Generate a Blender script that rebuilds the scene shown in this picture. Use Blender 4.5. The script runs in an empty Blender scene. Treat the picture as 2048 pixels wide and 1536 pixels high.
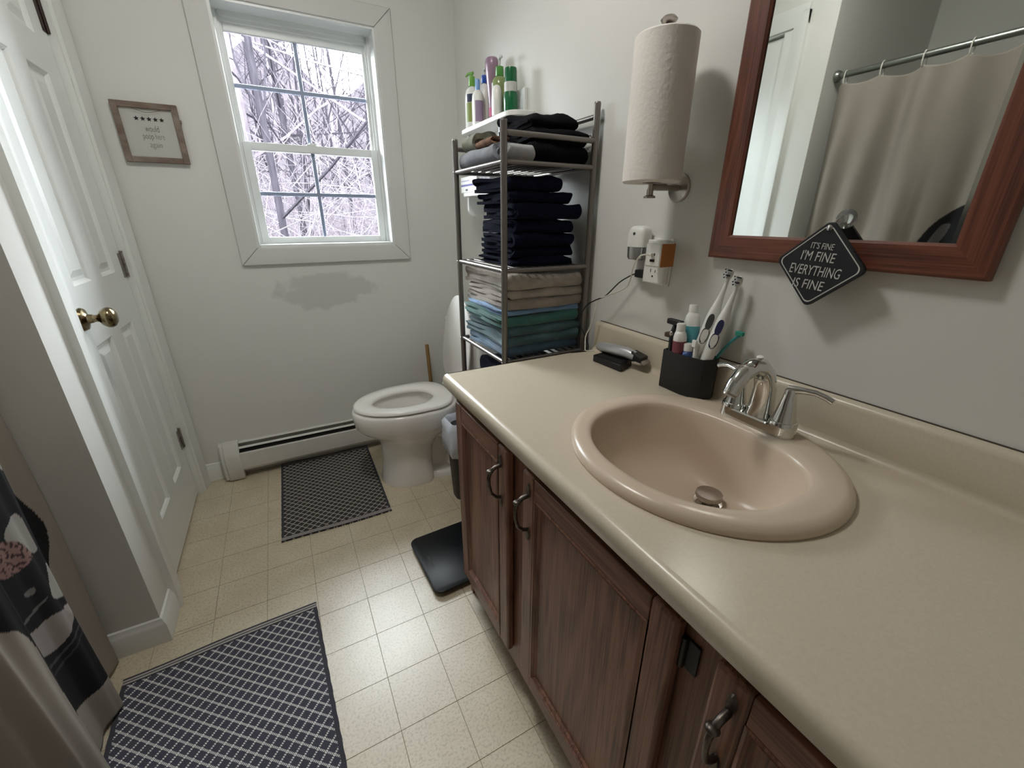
import bpy, bmesh, math, random
from mathutils import Vector, Matrix, noise as mnoise

# ------------------------------------------------------------------ camera, sky, exposure
scene = bpy.context.scene
col = scene.collection
CAM_H = 1.225
cam_data = bpy.data.cameras.new('camera'); cam = bpy.data.objects.new('camera', cam_data); col.objects.link(cam)
cam_data.sensor_width = 36.0; cam_data.lens = 837.47 / 2048 * 36.0
cam_data.clip_start = 0.01; cam_data.clip_end = 300
_right = Vector((0.88099425, -0.4731237, 0.00176057))
_down = Vector((-0.17295593, -0.32551693, -0.92958323))
_fwd = Vector((0.44038096, 0.81865297, -0.36860809))
cam.matrix_world = Matrix(((_right.x, -_down.x, -_fwd.x, 0), (_right.y, -_down.y, -_fwd.y, 0), (_right.z, -_down.z, -_fwd.z, CAM_H), (0, 0, 0, 1)))
scene.camera = cam

world = bpy.data.worlds.new('overcast_sky'); scene.world = world; world.use_nodes = True
world.node_tree.nodes['Background'].inputs[0].default_value = (0.90, 0.96, 1.0, 1)
world.node_tree.nodes['Background'].inputs[1].default_value = 46.0
portal = bpy.data.lights.new('window_portal', 'AREA'); portal.shape = 'RECTANGLE'; portal.size = 0.60; portal.size_y = 0.86
portal.cycles.is_portal = True
po = bpy.data.objects.new('window_portal', portal); col.objects.link(po)
po.location = (0.234, 2.47, 1.54); po.rotation_euler = (math.radians(-90), 0, 0)

scene.view_settings.view_transform = 'Standard'; scene.view_settings.look = 'None'
scene.view_settings.exposure = 0.0; scene.view_settings.gamma = 1.0; scene.view_settings.use_curve_mapping = False
scene.cycles.max_bounces = 14; scene.cycles.diffuse_bounces = 10; scene.cycles.transparent_max_bounces = 16
scene.cycles.caustics_reflective = False; scene.cycles.caustics_refractive = False

# ------------------------------------------------------------------ helpers
WL = {}                      # world location of every object (no rotations on parents)
class MB:
    def __init__(s): s.v = []; s.f = []
    def add(s, vs, fs):
        b = len(s.v); s.v += [Vector(p) for p in vs]; s.f += [[i + b for i in f] for f in fs]; return s
    def box(s, x0, x1, y0, y1, z0, z1):
        return s.add([(x0,y0,z0),(x1,y0,z0),(x1,y1,z0),(x0,y1,z0),(x0,y0,z1),(x1,y0,z1),(x1,y1,z1),(x0,y1,z1)],
                     [(3,2,1,0),(4,5,6,7),(0,1,5,4),(1,2,6,5),(2,3,7,6),(3,0,4,7)])
    def loft(s, rings, cap0=True, cap1=True, closed=True):
        n = len(rings[0]); vs = [p for r in rings for p in r]; fs = []
        for k in range(len(rings) - 1):
            for i in range(n if closed else n - 1):
                j = (i + 1) % n; fs.append((k*n+i, k*n+j, (k+1)*n+j, (k+1)*n+i))
        if cap0: fs.append(tuple(range(n - 1, -1, -1)))
        if cap1: fs.append(tuple((len(rings)-1)*n + i for i in range(n)))
        return s.add(vs, fs)
    def prism(s, poly, a, b, axis='z'):
        m = {'z': lambda p, t: (p[0], p[1], t), 'x': lambda p, t: (t, p[0], p[1]), 'y': lambda p, t: (p[0], t, p[1])}[axis]
        return s.loft([[m(p, a) for p in poly], [m(p, b) for p in poly]])
    def tube(s, pts, r, n=8, cap=True, flat=1.0):
        pts = [Vector(p) for p in pts]; N = len(pts); rs = r if isinstance(r, (list, tuple)) else [r] * N
        t0 = (pts[1] - pts[0]).normalized()
        u = t0.orthogonal().normalized(); rings = []
        for i in range(N):
            t = (pts[min(i+1, N-1)] - pts[max(i-1, 0)])
            t = t.normalized() if t.length > 1e-9 else t0
            u = (u - t * u.dot(t)); u = u.normalized() if u.length > 1e-6 else t.orthogonal().normalized()
            w = t.cross(u)
            rings.append([pts[i] + (u * math.cos(a) + w * math.sin(a) * flat) * rs[i] for a in [2*math.pi*k/n for k in range(n)]])
        return s.loft(rings, cap, cap)
    def lathe(s, prof, c=(0,0,0), n=24, axis=(0,0,1), sx=1.0, sy=1.0, cap=True):
        q = Vector((0,0,1)).rotation_difference(Vector(axis)).to_matrix(); c = Vector(c)
        rings = [[c + q @ Vector((r*math.cos(2*math.pi*k/n)*sx, r*math.sin(2*math.pi*k/n)*sy, z)) for k in range(n)] for r, z in prof]
        return s.loft(rings, cap, cap)
    def ellipsoid(s, c, rx, ry, rz, n=16, m=10):
        prof = [(math.sin(math.pi*i/m), -math.cos(math.pi*i/m)) for i in range(m + 1)]
        prof[0] = (0.02, -1); prof[-1] = (0.02, 1)
        return s.loft([[(c[0]+rx*r*math.cos(2*math.pi*k/n), c[1]+ry*r*math.sin(2*math.pi*k/n), c[2]+rz*z) for k in range(n)] for r, z in prof])
    def grid(s, fn, nu, nv):
        vs = [fn(i/nu, j/nv) for j in range(nv+1) for i in range(nu+1)]
        fs = [(j*(nu+1)+i, j*(nu+1)+i+1, (j+1)*(nu+1)+i+1, (j+1)*(nu+1)+i) for j in range(nv) for i in range(nu)]
        return s.add(vs, fs)
    def xform(s, M): s.v = [M @ p for p in s.v]; return s
    def build(s, name, m, parent=None, smooth=True, ang=38, bevel=0, seg=2, sub=0, origin=None):
        me = bpy.data.meshes.new(name)
        if parent is not None: o0 = WL[parent]
        elif origin is not None: o0 = Vector(origin)
        else:
            lo = [min(p[i] for p in s.v) for i in range(3)]; hi = [max(p[i] for p in s.v) for i in range(3)]
            o0 = Vector(((lo[0]+hi[0])/2, (lo[1]+hi[1])/2, lo[2]))
        me.from_pydata([tuple(p - o0) for p in s.v], [], s.f)
        bm = bmesh.new(); bm.from_mesh(me); bmesh.ops.recalc_face_normals(bm, faces=bm.faces); bm.to_mesh(me); bm.free()
        if m is not None: me.materials.append(m)
        if smooth:
            me.polygons.foreach_set('use_smooth', [True] * len(me.polygons)); me.set_sharp_from_angle(angle=math.radians(ang))
        o = bpy.data.objects.new(name, me); col.objects.link(o)
        if parent is not None: o.parent = parent
        else: o.location = o0
        WL[o] = o0
        if bevel:
            b = o.modifiers.new('bevel', 'BEVEL'); b.width = bevel; b.segments = seg; b.limit_method = 'ANGLE'; b.angle_limit = math.radians(40); b.harden_normals = False
        if sub:
            b = o.modifiers.new('subsurf', 'SUBSURF'); b.levels = sub; b.render_levels = sub
        return o

def thing(name, loc, label, cat, group=None):
    o = bpy.data.objects.new(name, None); col.objects.link(o); o.location = loc; o.empty_display_size = 0.05; WL[o] = Vector(loc)
    return tag(o, label, cat, group)
def tag(o, label, cat, group=None):
    o['label'] = label; o['category'] = cat
    if group: o['group'] = group
    return o
def struct(o, label=None):
    o['kind'] = 'structure'
    if label: o['label'] = label
    return o
def plabel(o, label): o['label'] = label; return o

def text_mb(txt, size, width=None, weight=0.0, extrude=0.0004, shear=0.0, spacing=1.0):
    """Flat lettering in its own xy plane, centred; returns MB with x right, y up."""
    cu = bpy.data.curves.new('lettering', 'FONT'); cu.body = txt; cu.size = size; cu.align_x = 'CENTER'; cu.align_y = 'CENTER'
    cu.offset = weight; cu.extrude = extrude; cu.shear = shear; cu.space_character = spacing; cu.resolution_u = 3
    ob = bpy.data.objects.new('lettering', cu); col.objects.link(ob)
    dg = bpy.context.evaluated_depsgraph_get(); me = bpy.data.meshes.new_from_object(ob.evaluated_get(dg))
    mb = MB(); vs = [v.co.copy() for v in me.vertices]
    if vs:
        lo = min(v.x for v in vs); hi = max(v.x for v in vs); ylo = min(v.y for v in vs); yhi = max(v.y for v in vs)
        for v in vs:
            v.x -= (lo+hi)/2; v.y -= (ylo+yhi)/2
            if width: v.x *= width / (hi - lo)
    mb.add(vs, [list(p.vertices) for p in me.polygons])
    bpy.data.objects.remove(ob); bpy.data.curves.remove(cu); bpy.data.meshes.remove(me)
    return mb
def on_right_wall(x, y, z, rot=0):     # text plane facing -x (reader's right is -y)
    return Matrix.Translation((x, y, z)) @ Matrix(((0,0,-1,0),(-1,0,0,0),(0,1,0,0),(0,0,0,1))) @ Matrix.Rotation(rot, 4, 'Z')
def on_back_wall(x, y, z, rot=0):      # facing -y
    return Matrix.Translation((x, y, z)) @ Matrix(((1,0,0,0),(0,0,-1,0),(0,1,0,0),(0,0,0,1))) @ Matrix.Rotation(rot, 4, 'Z')

# ------------------------------------------------------------------ materials
def lin(c):
    c = c.lstrip('#'); return tuple(((int(c[i:i+2],16)/255)/12.92 if int(c[i:i+2],16)/255 <= 0.04045 else ((int(c[i:i+2],16)/255+0.055)/1.055)**2.4) for i in (0,2,4)) + (1,)
def mat(name, c, rough=0.5, metal=0.0, var=0.0, vscale=8.0, stretch=(1,1,1), bump=0.0, bscale=60.0, bstretch=None, coat=0.0, spec=None, c2=None, sheen=0.0, trans=0.0, ior=None, detail=4):
    m = bpy.data.materials.new(name); m.use_nodes = True; nt = m.node_tree; b = nt.nodes['Principled BSDF']
    c = lin(c) if isinstance(c, str) else tuple(c) + (1,) if len(c) == 3 else c
    b.inputs['Base Color'].default_value = c; b.inputs['Roughness'].default_value = rough; b.inputs['Metallic'].default_value = metal
    if coat: b.inputs['Coat Weight'].default_value = coat; b.inputs['Coat Roughness'].default_value = 0.1
    if spec is not None: b.inputs['Specular IOR Level'].default_value = spec
    if sheen: b.inputs['Sheen Weight'].default_value = sheen; b.inputs['Sheen Roughness'].default_value = 0.5
    if trans: b.inputs['Transmission Weight'].default_value = trans
    if ior: b.inputs['IOR'].default_value = ior
    tc = nt.nodes.new('ShaderNodeTexCoord')
    if var or c2:
        mp = nt.nodes.new('ShaderNodeMapping'); mp.inputs['Scale'].default_value = stretch; nt.links.new(tc.outputs['Object'], mp.inputs[0])
        nz = nt.nodes.new('ShaderNodeTexNoise'); nz.inputs['Scale'].default_value = vscale; nz.inputs['Detail'].default_value = detail; nt.links.new(mp.outputs[0], nz.inputs[0])
        rp = nt.nodes.new('ShaderNodeValToRGB'); rp.color_ramp.elements[0].position = 0.3; rp.color_ramp.elements[1].position = 0.7
        d = tuple(x * (1 - var) for x in c[:3]) + (1,); e = (lin(c2) if isinstance(c2, str) else c2) if c2 else tuple(min(1, x * (1 + var)) for x in c[:3]) + (1,)
        rp.color_ramp.elements[0].color = c if c2 else d; rp.color_ramp.elements[1].color = e
        nt.links.new(nz.outputs[0], rp.inputs[0]); nt.links.new(rp.outputs[0], b.inputs['Base Color'])
    if bump:
        mp2 = nt.nodes.new('ShaderNodeMapping'); mp2.inputs['Scale'].default_value = bstretch or (1,1,1); nt.links.new(tc.outputs['Object'], mp2.inputs[0])
        n2 = nt.nodes.new('ShaderNodeTexNoise'); n2.inputs['Scale'].default_value = bscale; n2.inputs['Detail'].default_value = 3; nt.links.new(mp2.outputs[0], n2.inputs[0])
        bp = nt.nodes.new('ShaderNodeBump'); bp.inputs['Strength'].default_value = bump; bp.inputs['Distance'].default_value = 0.002
        nt.links.new(n2.outputs[0], bp.inputs['Height']); nt.links.new(bp.outputs[0], b.inputs['Normal'])
    return m

WALL_C = '#d6d6d2'
M = {}
M['wall'] = mat('wall_paint', WALL_C, 0.75, var=0.015, vscale=3, bump=0.08, bscale=180)
M['ceiling'] = mat('ceiling_paint', '#d8d8d4', 0.85)
M['trim'] = mat('trim_paint', '#dfe1de', 0.4, var=0.01, vscale=5)
M['wtrim'] = mat('window_casing_paint', '#cdcdca', 0.6, var=0.02, vscale=6)
M['door'] = mat('door_paint', '#e2e5e3', 0.32, bump=0.12, bscale=90, bstretch=(1,1,0.15))
M['vinyl_white'] = mat('window_vinyl', '#e0e3e2', 0.35)
M['muntin'] = mat('window_grid', '#b4bfdc', 0.4)
M['grout'] = mat('floor_joint', '#8f8468', 0.8)
M['heater'] = mat('heater_enamel', '#cdccc6', 0.42, var=0.03, vscale=20)
M['dark'] = mat('dark_cavity', '#070707', 0.8)
M['black'] = mat('black_plastic', '#111113', 0.42)
M['black_gloss'] = mat('black_glass', '#101316', 0.36, spec=0.22)
M['chrome'] = mat('chrome', '#d9d9d6', 0.07, 1.0)
M['nickel'] = mat('brushed_nickel', '#a9a29a', 0.3, 1.0)
M['rack'] = mat('rack_metal', '#7d7873', 0.38, 0.75)
M['brass'] = mat('antique_brass', '#7d6f54', 0.22, 1.0, var=0.3, vscale=30)
M['hinge'] = mat('worn_hinge', '#8b867e', 0.42, 0.6, var=0.4, vscale=80)
M['hinge_brown'] = mat('brown_hinge', '#33211c', 0.45, 0.4)
M['pewter'] = mat('aged_pewter', '#5d5650', 0.38, 0.9, var=0.4, vscale=120)
M['porcelain'] = mat('toilet_porcelain', '#edebe8', 0.08, coat=0.3)
M['seat'] = mat('seat_plastic', '#f6f5f2', 0.14)
M['sink'] = mat('almond_porcelain', '#c9b8a4', 0.26)
M['laminate'] = mat('almond_laminate', '#c8bdaa', 0.28, var=0.035, vscale=260, detail=2)
M['white'] = mat('white_plastic', '#e4e4e0', 0.35)
M['white_wood'] = mat('white_painted_wood', '#dfdfdc', 0.5)
M['paper'] = mat('paper_towel', '#ebe6e0', 0.9, bump=0.6, bscale=120)
M['orange'] = mat('orange_plastic', '#a8672f', 0.5, var=0.06, vscale=40)
M['clear'] = mat('clear_plastic', '#f2f2f0', 0.08, trans=0.85, ior=1.45)
M['fabric_grey'] = mat('towel_grey', '#a0978d', 0.95, var=0.16, vscale=22, bump=0.8, bscale=320, sheen=0.3)
M['fabric_taupe'] = mat('towel_taupe', '#938980', 0.95, var=0.16, vscale=22, bump=0.8, bscale=320, sheen=0.3)
M['fabric_navy'] = mat('towel_navy', '#0c1024', 0.95, var=0.25, vscale=60, bump=0.9, bscale=420, spec=0.15)
M['fabric_black'] = mat('garment_black', '#07080d', 0.95, var=0.25, vscale=40, bump=0.6, bscale=300, spec=0.15)
M['fabric_teal'] = mat('towel_teal', '#386b66', 0.95, var=0.2, vscale=20, bump=0.8, bscale=320, sheen=0.25)
M['fabric_dteal'] = mat('towel_slate_teal', '#43626a', 0.95, var=0.2, vscale=20, bump=0.8, bscale=320, sheen=0.25)
M['fabric_blue'] = mat('towel_light_blue', '#6f8fb4', 0.95, var=0.2, vscale=20, bump=0.8, bscale=320, sheen=0.25)
M['fabric_denim'] = mat('towel_dusty_blue', '#4f6b82', 0.95, var=0.2, vscale=20, bump=0.8, bscale=320, sheen=0.25)
M['fabric_slate'] = mat('cloth_slate', '#7f838b', 0.95, var=0.15, vscale=30, bump=0.7, bscale=300, sheen=0.2)
M['fabric_sage'] = mat('cloth_sage', '#77796a', 0.95, var=0.25, vscale=30, bump=0.7, bscale=300)
M['fabric_rust'] = mat('cloth_rust', '#5f4238', 0.95, c2='#8d6a50', vscale=26, bump=0.7, bscale=300)
M['fabric_pale'] = mat('cloth_pale_grey', '#a5a5a6', 0.95, var=0.1, vscale=30, bump=0.7, bscale=300)
M['bag'] = mat('bin_bag', '#c3c9d4', 0.2, spec=0.6, bump=0.9, bscale=40)
M['wood_stick'] = mat('raw_wood', '#8a6a3f', 0.6, var=0.2, vscale=12, stretch=(6,6,0.6))
M['barn'] = mat('weathered_wood', '#8d7f74', 0.8, c2='#6b5a50', vscale=24, stretch=(0.4,1,1.2), bump=0.5, bscale=90)
M['sign_white'] = mat('whitewashed_board', '#b9b9b3', 0.7, var=0.04, vscale=14)
M['ink'] = mat('black_ink', '#171717', 0.7)
M['ink_grey'] = mat('thin_grey_ink', '#3b3a37', 0.7)
M['sign_black'] = mat('slate_black_sign', '#16191f', 0.55)
M['sign_line'] = mat('sign_white_print', '#c6c6c2', 0.6)
M['cord_black'] = mat('black_rubber', '#131313', 0.5)
M['cord_white'] = mat('white_rubber', '#e2dfd5', 0.5)
M['curtain_rod'] = mat('rod_metal', '#8c908c', 0.3, 0.9)
M['tub'] = mat('tub_enamel', '#c9c0b4', 0.2)
M['mirror'] = mat('mirror_silver', '#dfe3df', 0.015, 1.0)
M['mirror_edge'] = mat('mirror_bevel', '#cdd6d0', 0.12, 1.0)

def wood(name, dark, light, axis='z', scale=1.0, rough=0.42):
    """oak with straight pores and broad cathedral grain running along the given axis"""
    m = bpy.data.materials.new(name); m.use_nodes = True; nt = m.node_tree; b = nt.nodes['Principled BSDF']; b.inputs['Roughness'].default_value = rough
    tc = nt.nodes.new('ShaderNodeTexCoord')
    def mp(sl, sc):
        n = nt.nodes.new('ShaderNodeMapping'); v = {'x': (sl, sc, sc), 'y': (sc, sl, sc), 'z': (sc, sc, sl)}[axis]; n.inputs['Scale'].default_value = v; nt.links.new(tc.outputs['Object'], n.inputs[0]); return n
    n1 = nt.nodes.new('ShaderNodeTexNoise'); n1.inputs['Scale'].default_value = 1.0; n1.inputs['Detail'].default_value = 5; n1.inputs['Distortion'].default_value = 0.6
    nt.links.new(mp(1.2*scale, 9*scale).outputs[0], n1.inputs[0])
    mul = nt.nodes.new('ShaderNodeMath'); mul.operation = 'MULTIPLY'; mul.inputs[1].default_value = 46.0; nt.links.new(n1.outputs[0], mul.inputs[0])
    sn = nt.nodes.new('ShaderNodeMath'); sn.operation = 'SINE'; nt.links.new(mul.outputs[0], sn.inputs[0])
    n2 = nt.nodes.new('ShaderNodeTexNoise'); n2.inputs['Scale'].default_value = 1.0; n2.inputs['Detail'].default_value = 3; nt.links.new(mp(6*scale, 330*scale).outputs[0], n2.inputs[0])
    mm = nt.nodes.new('ShaderNodeMath'); mm.operation = 'MULTIPLY_ADD'; mm.inputs[1].default_value = 0.11; nt.links.new(sn.outputs[0], mm.inputs[0]); nt.links.new(n2.outputs[0], mm.inputs[2])
    rp = nt.nodes.new('ShaderNodeValToRGB'); rp.color_ramp.elements[0].position = 0.22; rp.color_ramp.elements[1].position = 0.70
    rp.color_ramp.elements[0].color = lin(dark); rp.color_ramp.elements[1].color = lin(light); nt.links.new(mm.outputs[0], rp.inputs[0]); nt.links.new(rp.outputs[0], b.inputs['Base Color'])
    bp = nt.nodes.new('ShaderNodeBump'); bp.inputs['Strength'].default_value = 0.15; bp.inputs['Distance'].default_value = 0.001; nt.links.new(mm.outputs[0], bp.inputs['Height']); nt.links.new(bp.outputs[0], b.inputs['Normal'])
    return m
M['oak'] = wood('stained_oak', '#4f3227', '#8c6350', 'z')
M['oak_y'] = wood('stained_oak_rail', '#4f3227', '#8c6350', 'y')
M['frame_z'] = wood('cherry_frame_upright', '#48271d', '#7a4735', 'z')
M['frame_y'] = wood('cherry_frame_rail', '#48271d', '#7a4735', 'y')

def glass_mat():
    m = bpy.data.materials.new('window_glass'); m.use_nodes = True; nt = m.node_tree; nt.nodes.remove(nt.nodes['Principled BSDF']); out = nt.nodes['Material Output']
    fr = nt.nodes.new('ShaderNodeFresnel'); fr.inputs[0].default_value = 1.25
    tr = nt.nodes.new('ShaderNodeBsdfTransparent'); tr.inputs[0].default_value = (0.96, 0.97, 0.97, 1); gl = nt.nodes.new('ShaderNodeBsdfGlossy'); gl.inputs['Roughness'].default_value = 0.02
    mx = nt.nodes.new('ShaderNodeMixShader'); nt.links.new(fr.outputs[0], mx.inputs[0]); nt.links.new(tr.outputs[0], mx.inputs[1]); nt.links.new(gl.outputs[0], mx.inputs[2]); nt.links.new(mx.outputs[0], out.inputs[0]); return m
M['glass'] = glass_mat()

def vinyl_mat():
    m = bpy.data.materials.new('floor_vinyl'); m.use_nodes = True; nt = m.node_tree; b = nt.nodes['Principled BSDF']; b.inputs['Roughness'].default_value = 0.40; b.inputs['Specular IOR Level'].default_value = 1.0; b.inputs['Coat Weight'].default_value = 0.6; b.inputs['Coat Roughness'].default_value = 0.30
    g = nt.nodes.new('ShaderNodeNewGeometry')
    n1 = nt.nodes.new('ShaderNodeTexNoise'); n1.inputs['Scale'].default_value = 150; n1.inputs['Detail'].default_value = 4; nt.links.new(g.outputs['Position'], n1.inputs[0])
    n2 = nt.nodes.new('ShaderNodeTexNoise'); n2.inputs['Scale'].default_value = 9; n2.inputs['Detail'].default_value = 5; nt.links.new(g.outputs['Position'], n2.inputs[0])
    r1 = nt.nodes.new('ShaderNodeValToRGB'); r1.color_ramp.elements[0].position = 0.33; r1.color_ramp.elements[1].position = 0.52
    r1.color_ramp.elements[0].color = lin('#b3a78e'); r1.color_ramp.elements[1].color = lin('#cec2aa'); nt.links.new(n1.outputs[0], r1.inputs[0])
    r2 = nt.nodes.new('ShaderNodeValToRGB'); r2.color_ramp.elements[0].position = 0.35; r2.color_ramp.elements[1].position = 0.65
    r2.color_ramp.elements[0].color = (0.9,0.88,0.84,1); r2.color_ramp.elements[1].color = (1,1,1,1); nt.links.new(n2.outputs[0], r2.inputs[0])
    mx = nt.nodes.new('ShaderNodeMix'); mx.data_type = 'RGBA'; mx.blend_type = 'MULTIPLY'; mx.inputs[0].default_value = 1.0
    nt.links.new(r1.outputs[0], mx.inputs[6]); nt.links.new(r2.outputs[0], mx.inputs[7]); nt.links.new(mx.outputs[2], b.inputs['Base Color'])
    bp = nt.nodes.new('ShaderNodeBump'); bp.inputs['Strength'].default_value = 0.25; bp.inputs['Distance'].default_value = 0.001; nt.links.new(n1.outputs[0], bp.inputs['Height']); nt.links.new(bp.outputs[0], b.inputs['Normal'])
    return m
M['vinyl'] = vinyl_mat()

def stained_wall_mat():
    """the window wall: same paint, with the wiped water stain below the sill"""
    m = mat('wall_paint_stained', WALL_C, 0.75, bump=0.08, bscale=180); nt = m.node_tree; b = nt.nodes['Principled BSDF']
    g = nt.nodes.new('ShaderNodeNewGeometry'); mp = nt.nodes.new('ShaderNodeMapping'); mp.vector_type = 'POINT'
    mp.inputs['Location'].default_value = (-0.18/0.23, 0, -0.895/0.085); mp.inputs['Scale'].default_value = (1/0.23, 0, 1/0.085); nt.links.new(g.outputs['Position'], mp.inputs[0])
    ln = nt.nodes.new('ShaderNodeVectorMath'); ln.operation = 'LENGTH'; nt.links.new(mp.outputs[0], ln.inputs[0])
    nz = nt.nodes.new('ShaderNodeTexNoise'); nz.inputs['Scale'].default_value = 12; nz.inputs['Detail'].default_value = 3; nt.links.new(g.outputs['Position'], nz.inputs[0])
    ad = nt.nodes.new('ShaderNodeMath'); ad.operation = 'MULTIPLY_ADD'; ad.inputs[1].default_value = 1.3; nt.links.new(nz.outputs[0], ad.inputs[0]); nt.links.new(ln.outputs['Value'], ad.inputs[2])
    rp = nt.nodes.new('ShaderNodeValToRGB'); rp.color_ramp.elements[0].position = 0.0; rp.color_ramp.elements[0].color = (1,1,1,1); rp.color_ramp.elements[1].position = 1.0; rp.color_ramp.elements[1].color = (0,0,0,1)
    sb = nt.nodes.new('ShaderNodeMath'); sb.operation = 'MULTIPLY_ADD'; sb.inputs[1].default_value = 5.0; sb.inputs[2].default_value = -7.2; nt.links.new(ad.outputs[0], sb.inputs[0]); nt.links.new(sb.outputs[0], rp.inputs[0])
    mx = nt.nodes.new('ShaderNodeMix'); mx.data_type = 'RGBA'; mx.inputs[6].default_value = lin(WALL_C); mx.inputs[7].default_value = lin('#c5c5c1'); nt.links.new(rp.outputs[0], mx.inputs[0]); nt.links.new(mx.outputs[2], b.inputs['Base Color'])
    return m
M['wall_stained'] = stained_wall_mat()

def rug_mat(name, period, field, line):
    """woven lattice: diamonds of broken light yarn on charcoal, from the rug's own x,y"""
    m = bpy.data.materials.new(name); m.use_nodes = True; nt = m.node_tree; b = nt.nodes['Principled BSDF']; b.inputs['Roughness'].default_value = 0.95
    tc = nt.nodes.new('ShaderNodeTexCoord'); sp = nt.nodes.new('ShaderNodeSeparateXYZ'); nt.links.new(tc.outputs['Object'], sp.inputs[0])
    def mth(op, a, bb=None, c=None):
        n = nt.nodes.new('ShaderNodeMath'); n.operation = op
        for i, q in enumerate((a, bb, c)):
            if q is None: continue
            if isinstance(q, (int, float)): n.inputs[i].default_value = q
            else: nt.links.new(q, n.inputs[i])
        return n.outputs[0]
    x, y = sp.outputs[0], sp.outputs[1]
    def tri(u): return mth('ABSOLUTE', mth('SUBTRACT', mth('FRACT', u), 0.5))
    u = mth('MULTIPLY', mth('ADD', x, y), 1/(2*period)*1.0); v = mth('MULTIPLY', mth('SUBTRACT', x, y), 1/(2*period)*1.0)
    du, dv = tri(u), tri(v)
    lu = mth('LESS_THAN', du, 0.10); lv = mth('LESS_THAN', dv, 0.10)
    # broken yarn: dashes along each line
    k = 5.0
    du2 = mth('GREATER_THAN', tri(mth('MULTIPLY', v, k)), 0.19); dv2 = mth('GREATER_THAN', tri(mth('MULTIPLY', u, k)), 0.19)
    f = mth('MAXIMUM', mth('MULTIPLY', lu, du2), mth('MULTIPLY', lv, dv2))
    nz = nt.nodes.new('ShaderNodeTexNoise'); nz.inputs['Scale'].default_value = 300; nt.links.new(tc.outputs['Object'], nz.inputs[0])
    rp = nt.nodes.new('ShaderNodeValToRGB'); a = lin(field); rp.color_ramp.elements[0].color = tuple(q*0.6 for q in a[:3])+(1,); rp.color_ramp.elements[1].color = tuple(min(1,q*1.5) for q in a[:3])+(1,); nt.links.new(nz.outputs[0], rp.inputs[0])
    mx = nt.nodes.new('ShaderNodeMix'); mx.data_type = 'RGBA'; nt.links.new(f, mx.inputs[0]); nt.links.new(rp.outputs[0], mx.inputs[6]); mx.inputs[7].default_value = lin(line); nt.links.new(mx.outputs[2], b.inputs['Base Color'])
    h = mth('ADD', mth('MULTIPLY', f, 0.6), mth('MULTIPLY', tri(mth('MULTIPLY', y, 1/0.0045)), 1.0))
    bp = nt.nodes.new('ShaderNodeBump'); bp.inputs['Strength'].default_value = 0.3; bp.inputs['Distance'].default_value = 0.0015; nt.links.new(h, bp.inputs['Height']); nt.links.new(bp.outputs[0], b.inputs['Normal'])
    return m
M['rug_near'] = rug_mat('rug_weave_near', 0.0165, '#3c3c47', '#d2d0cd')
M['rug_far'] = rug_mat('rug_weave_far', 0.0160, '#2f2d2c', '#b5afa7')
M['rug_edge'] = mat('rug_binding', '#3a3a42', 0.95, bump=0.8, bscale=300)
M['rug_stripe'] = mat('rug_stripe', '#a8a39c', 0.95, bump=0.8, bscale=300)

# ------------------------------------------------------------------ the room
XR, YB, XL, YA = 0.910, 2.275, -0.507, 1.322      # right wall, window wall, closet wall, alcove return
XT, YT, YN, ZC = -1.36, -0.21, -0.80, 2.42        # tub back wall, tub near end, near wall, ceiling
floor = struct(MB().box(XT-0.1, XR+0.12, YN-0.12, YB+0.14, -0.05, -0.0012).build('floor', M['grout'], smooth=False))
P = 0.1524; DY0, DY1, DZ = 1.553, 2.168, 2.035
tile_full = {}
def tile(x0, x1, y0, y1):
    g = 0.0008; x0 += g; x1 -= g; y0 += g; y1 -= g
    if x1 - x0 < 0.004 or y1 - y0 < 0.004: return
    key = (round(x1-x0, 4), round(y1-y0, 4)); cx, cy = (x0+x1)/2, (y0+y1)/2
    if key not in tile_full:
        o = MB().box(x0, x1, y0, y1, -0.0012, 0.0).build('tile', M['vinyl'], None, smooth=False, origin=(cx, cy, 0)); tile_full[key] = o
        o.data.polygons.foreach_set('use_smooth', [False]*len(o.data.polygons))
    else:
        o = tile_full[key].copy(); col.objects.link(o)
    o.parent = floor; o.location = Vector((cx, cy, 0)) - WL[floor]
xs = [0.0695 + P*k for k in range(-6, 8)]; ys = [0.5725 + P*k for k in range(-12, 14)]
for i in range(len(xs)-1):
    for j in range(len(ys)-1):
        x0, x1, y0, y1 = xs[i], xs[i+1], max(ys[j], YN), min(ys[j+1], YB)
        x1 = min(x1, XR); x0 = max(x0, -0.64)
        if y1 > YA: x0 = max(x0, XL - (0.07 if y1 > DY0 and y0 < DY1 else 0)) if y0 >= YA else x0
        if x1 - x0 < 0.004 or y1 - y0 < 0.004: continue
        if y0 < YA < y1 and x0 < XL:
            tile(x0, x1, y0, YA); tile(max(x0, XL), x1, YA, y1); continue
        if x0 > 0.43 and y1 < 1.03: continue
        tile(x0, x1, y0, y1)
struct(MB().box(XT-0.1, XR+0.12, YN-0.12, YB+0.14, ZC, ZC+0.08).build('ceiling', M['ceiling'], smooth=False))
struct(MB().box(XR, XR+0.12, YN-0.12, YB+0.14, 0, ZC).build('wall_right', M['wall'], smooth=False))
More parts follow.
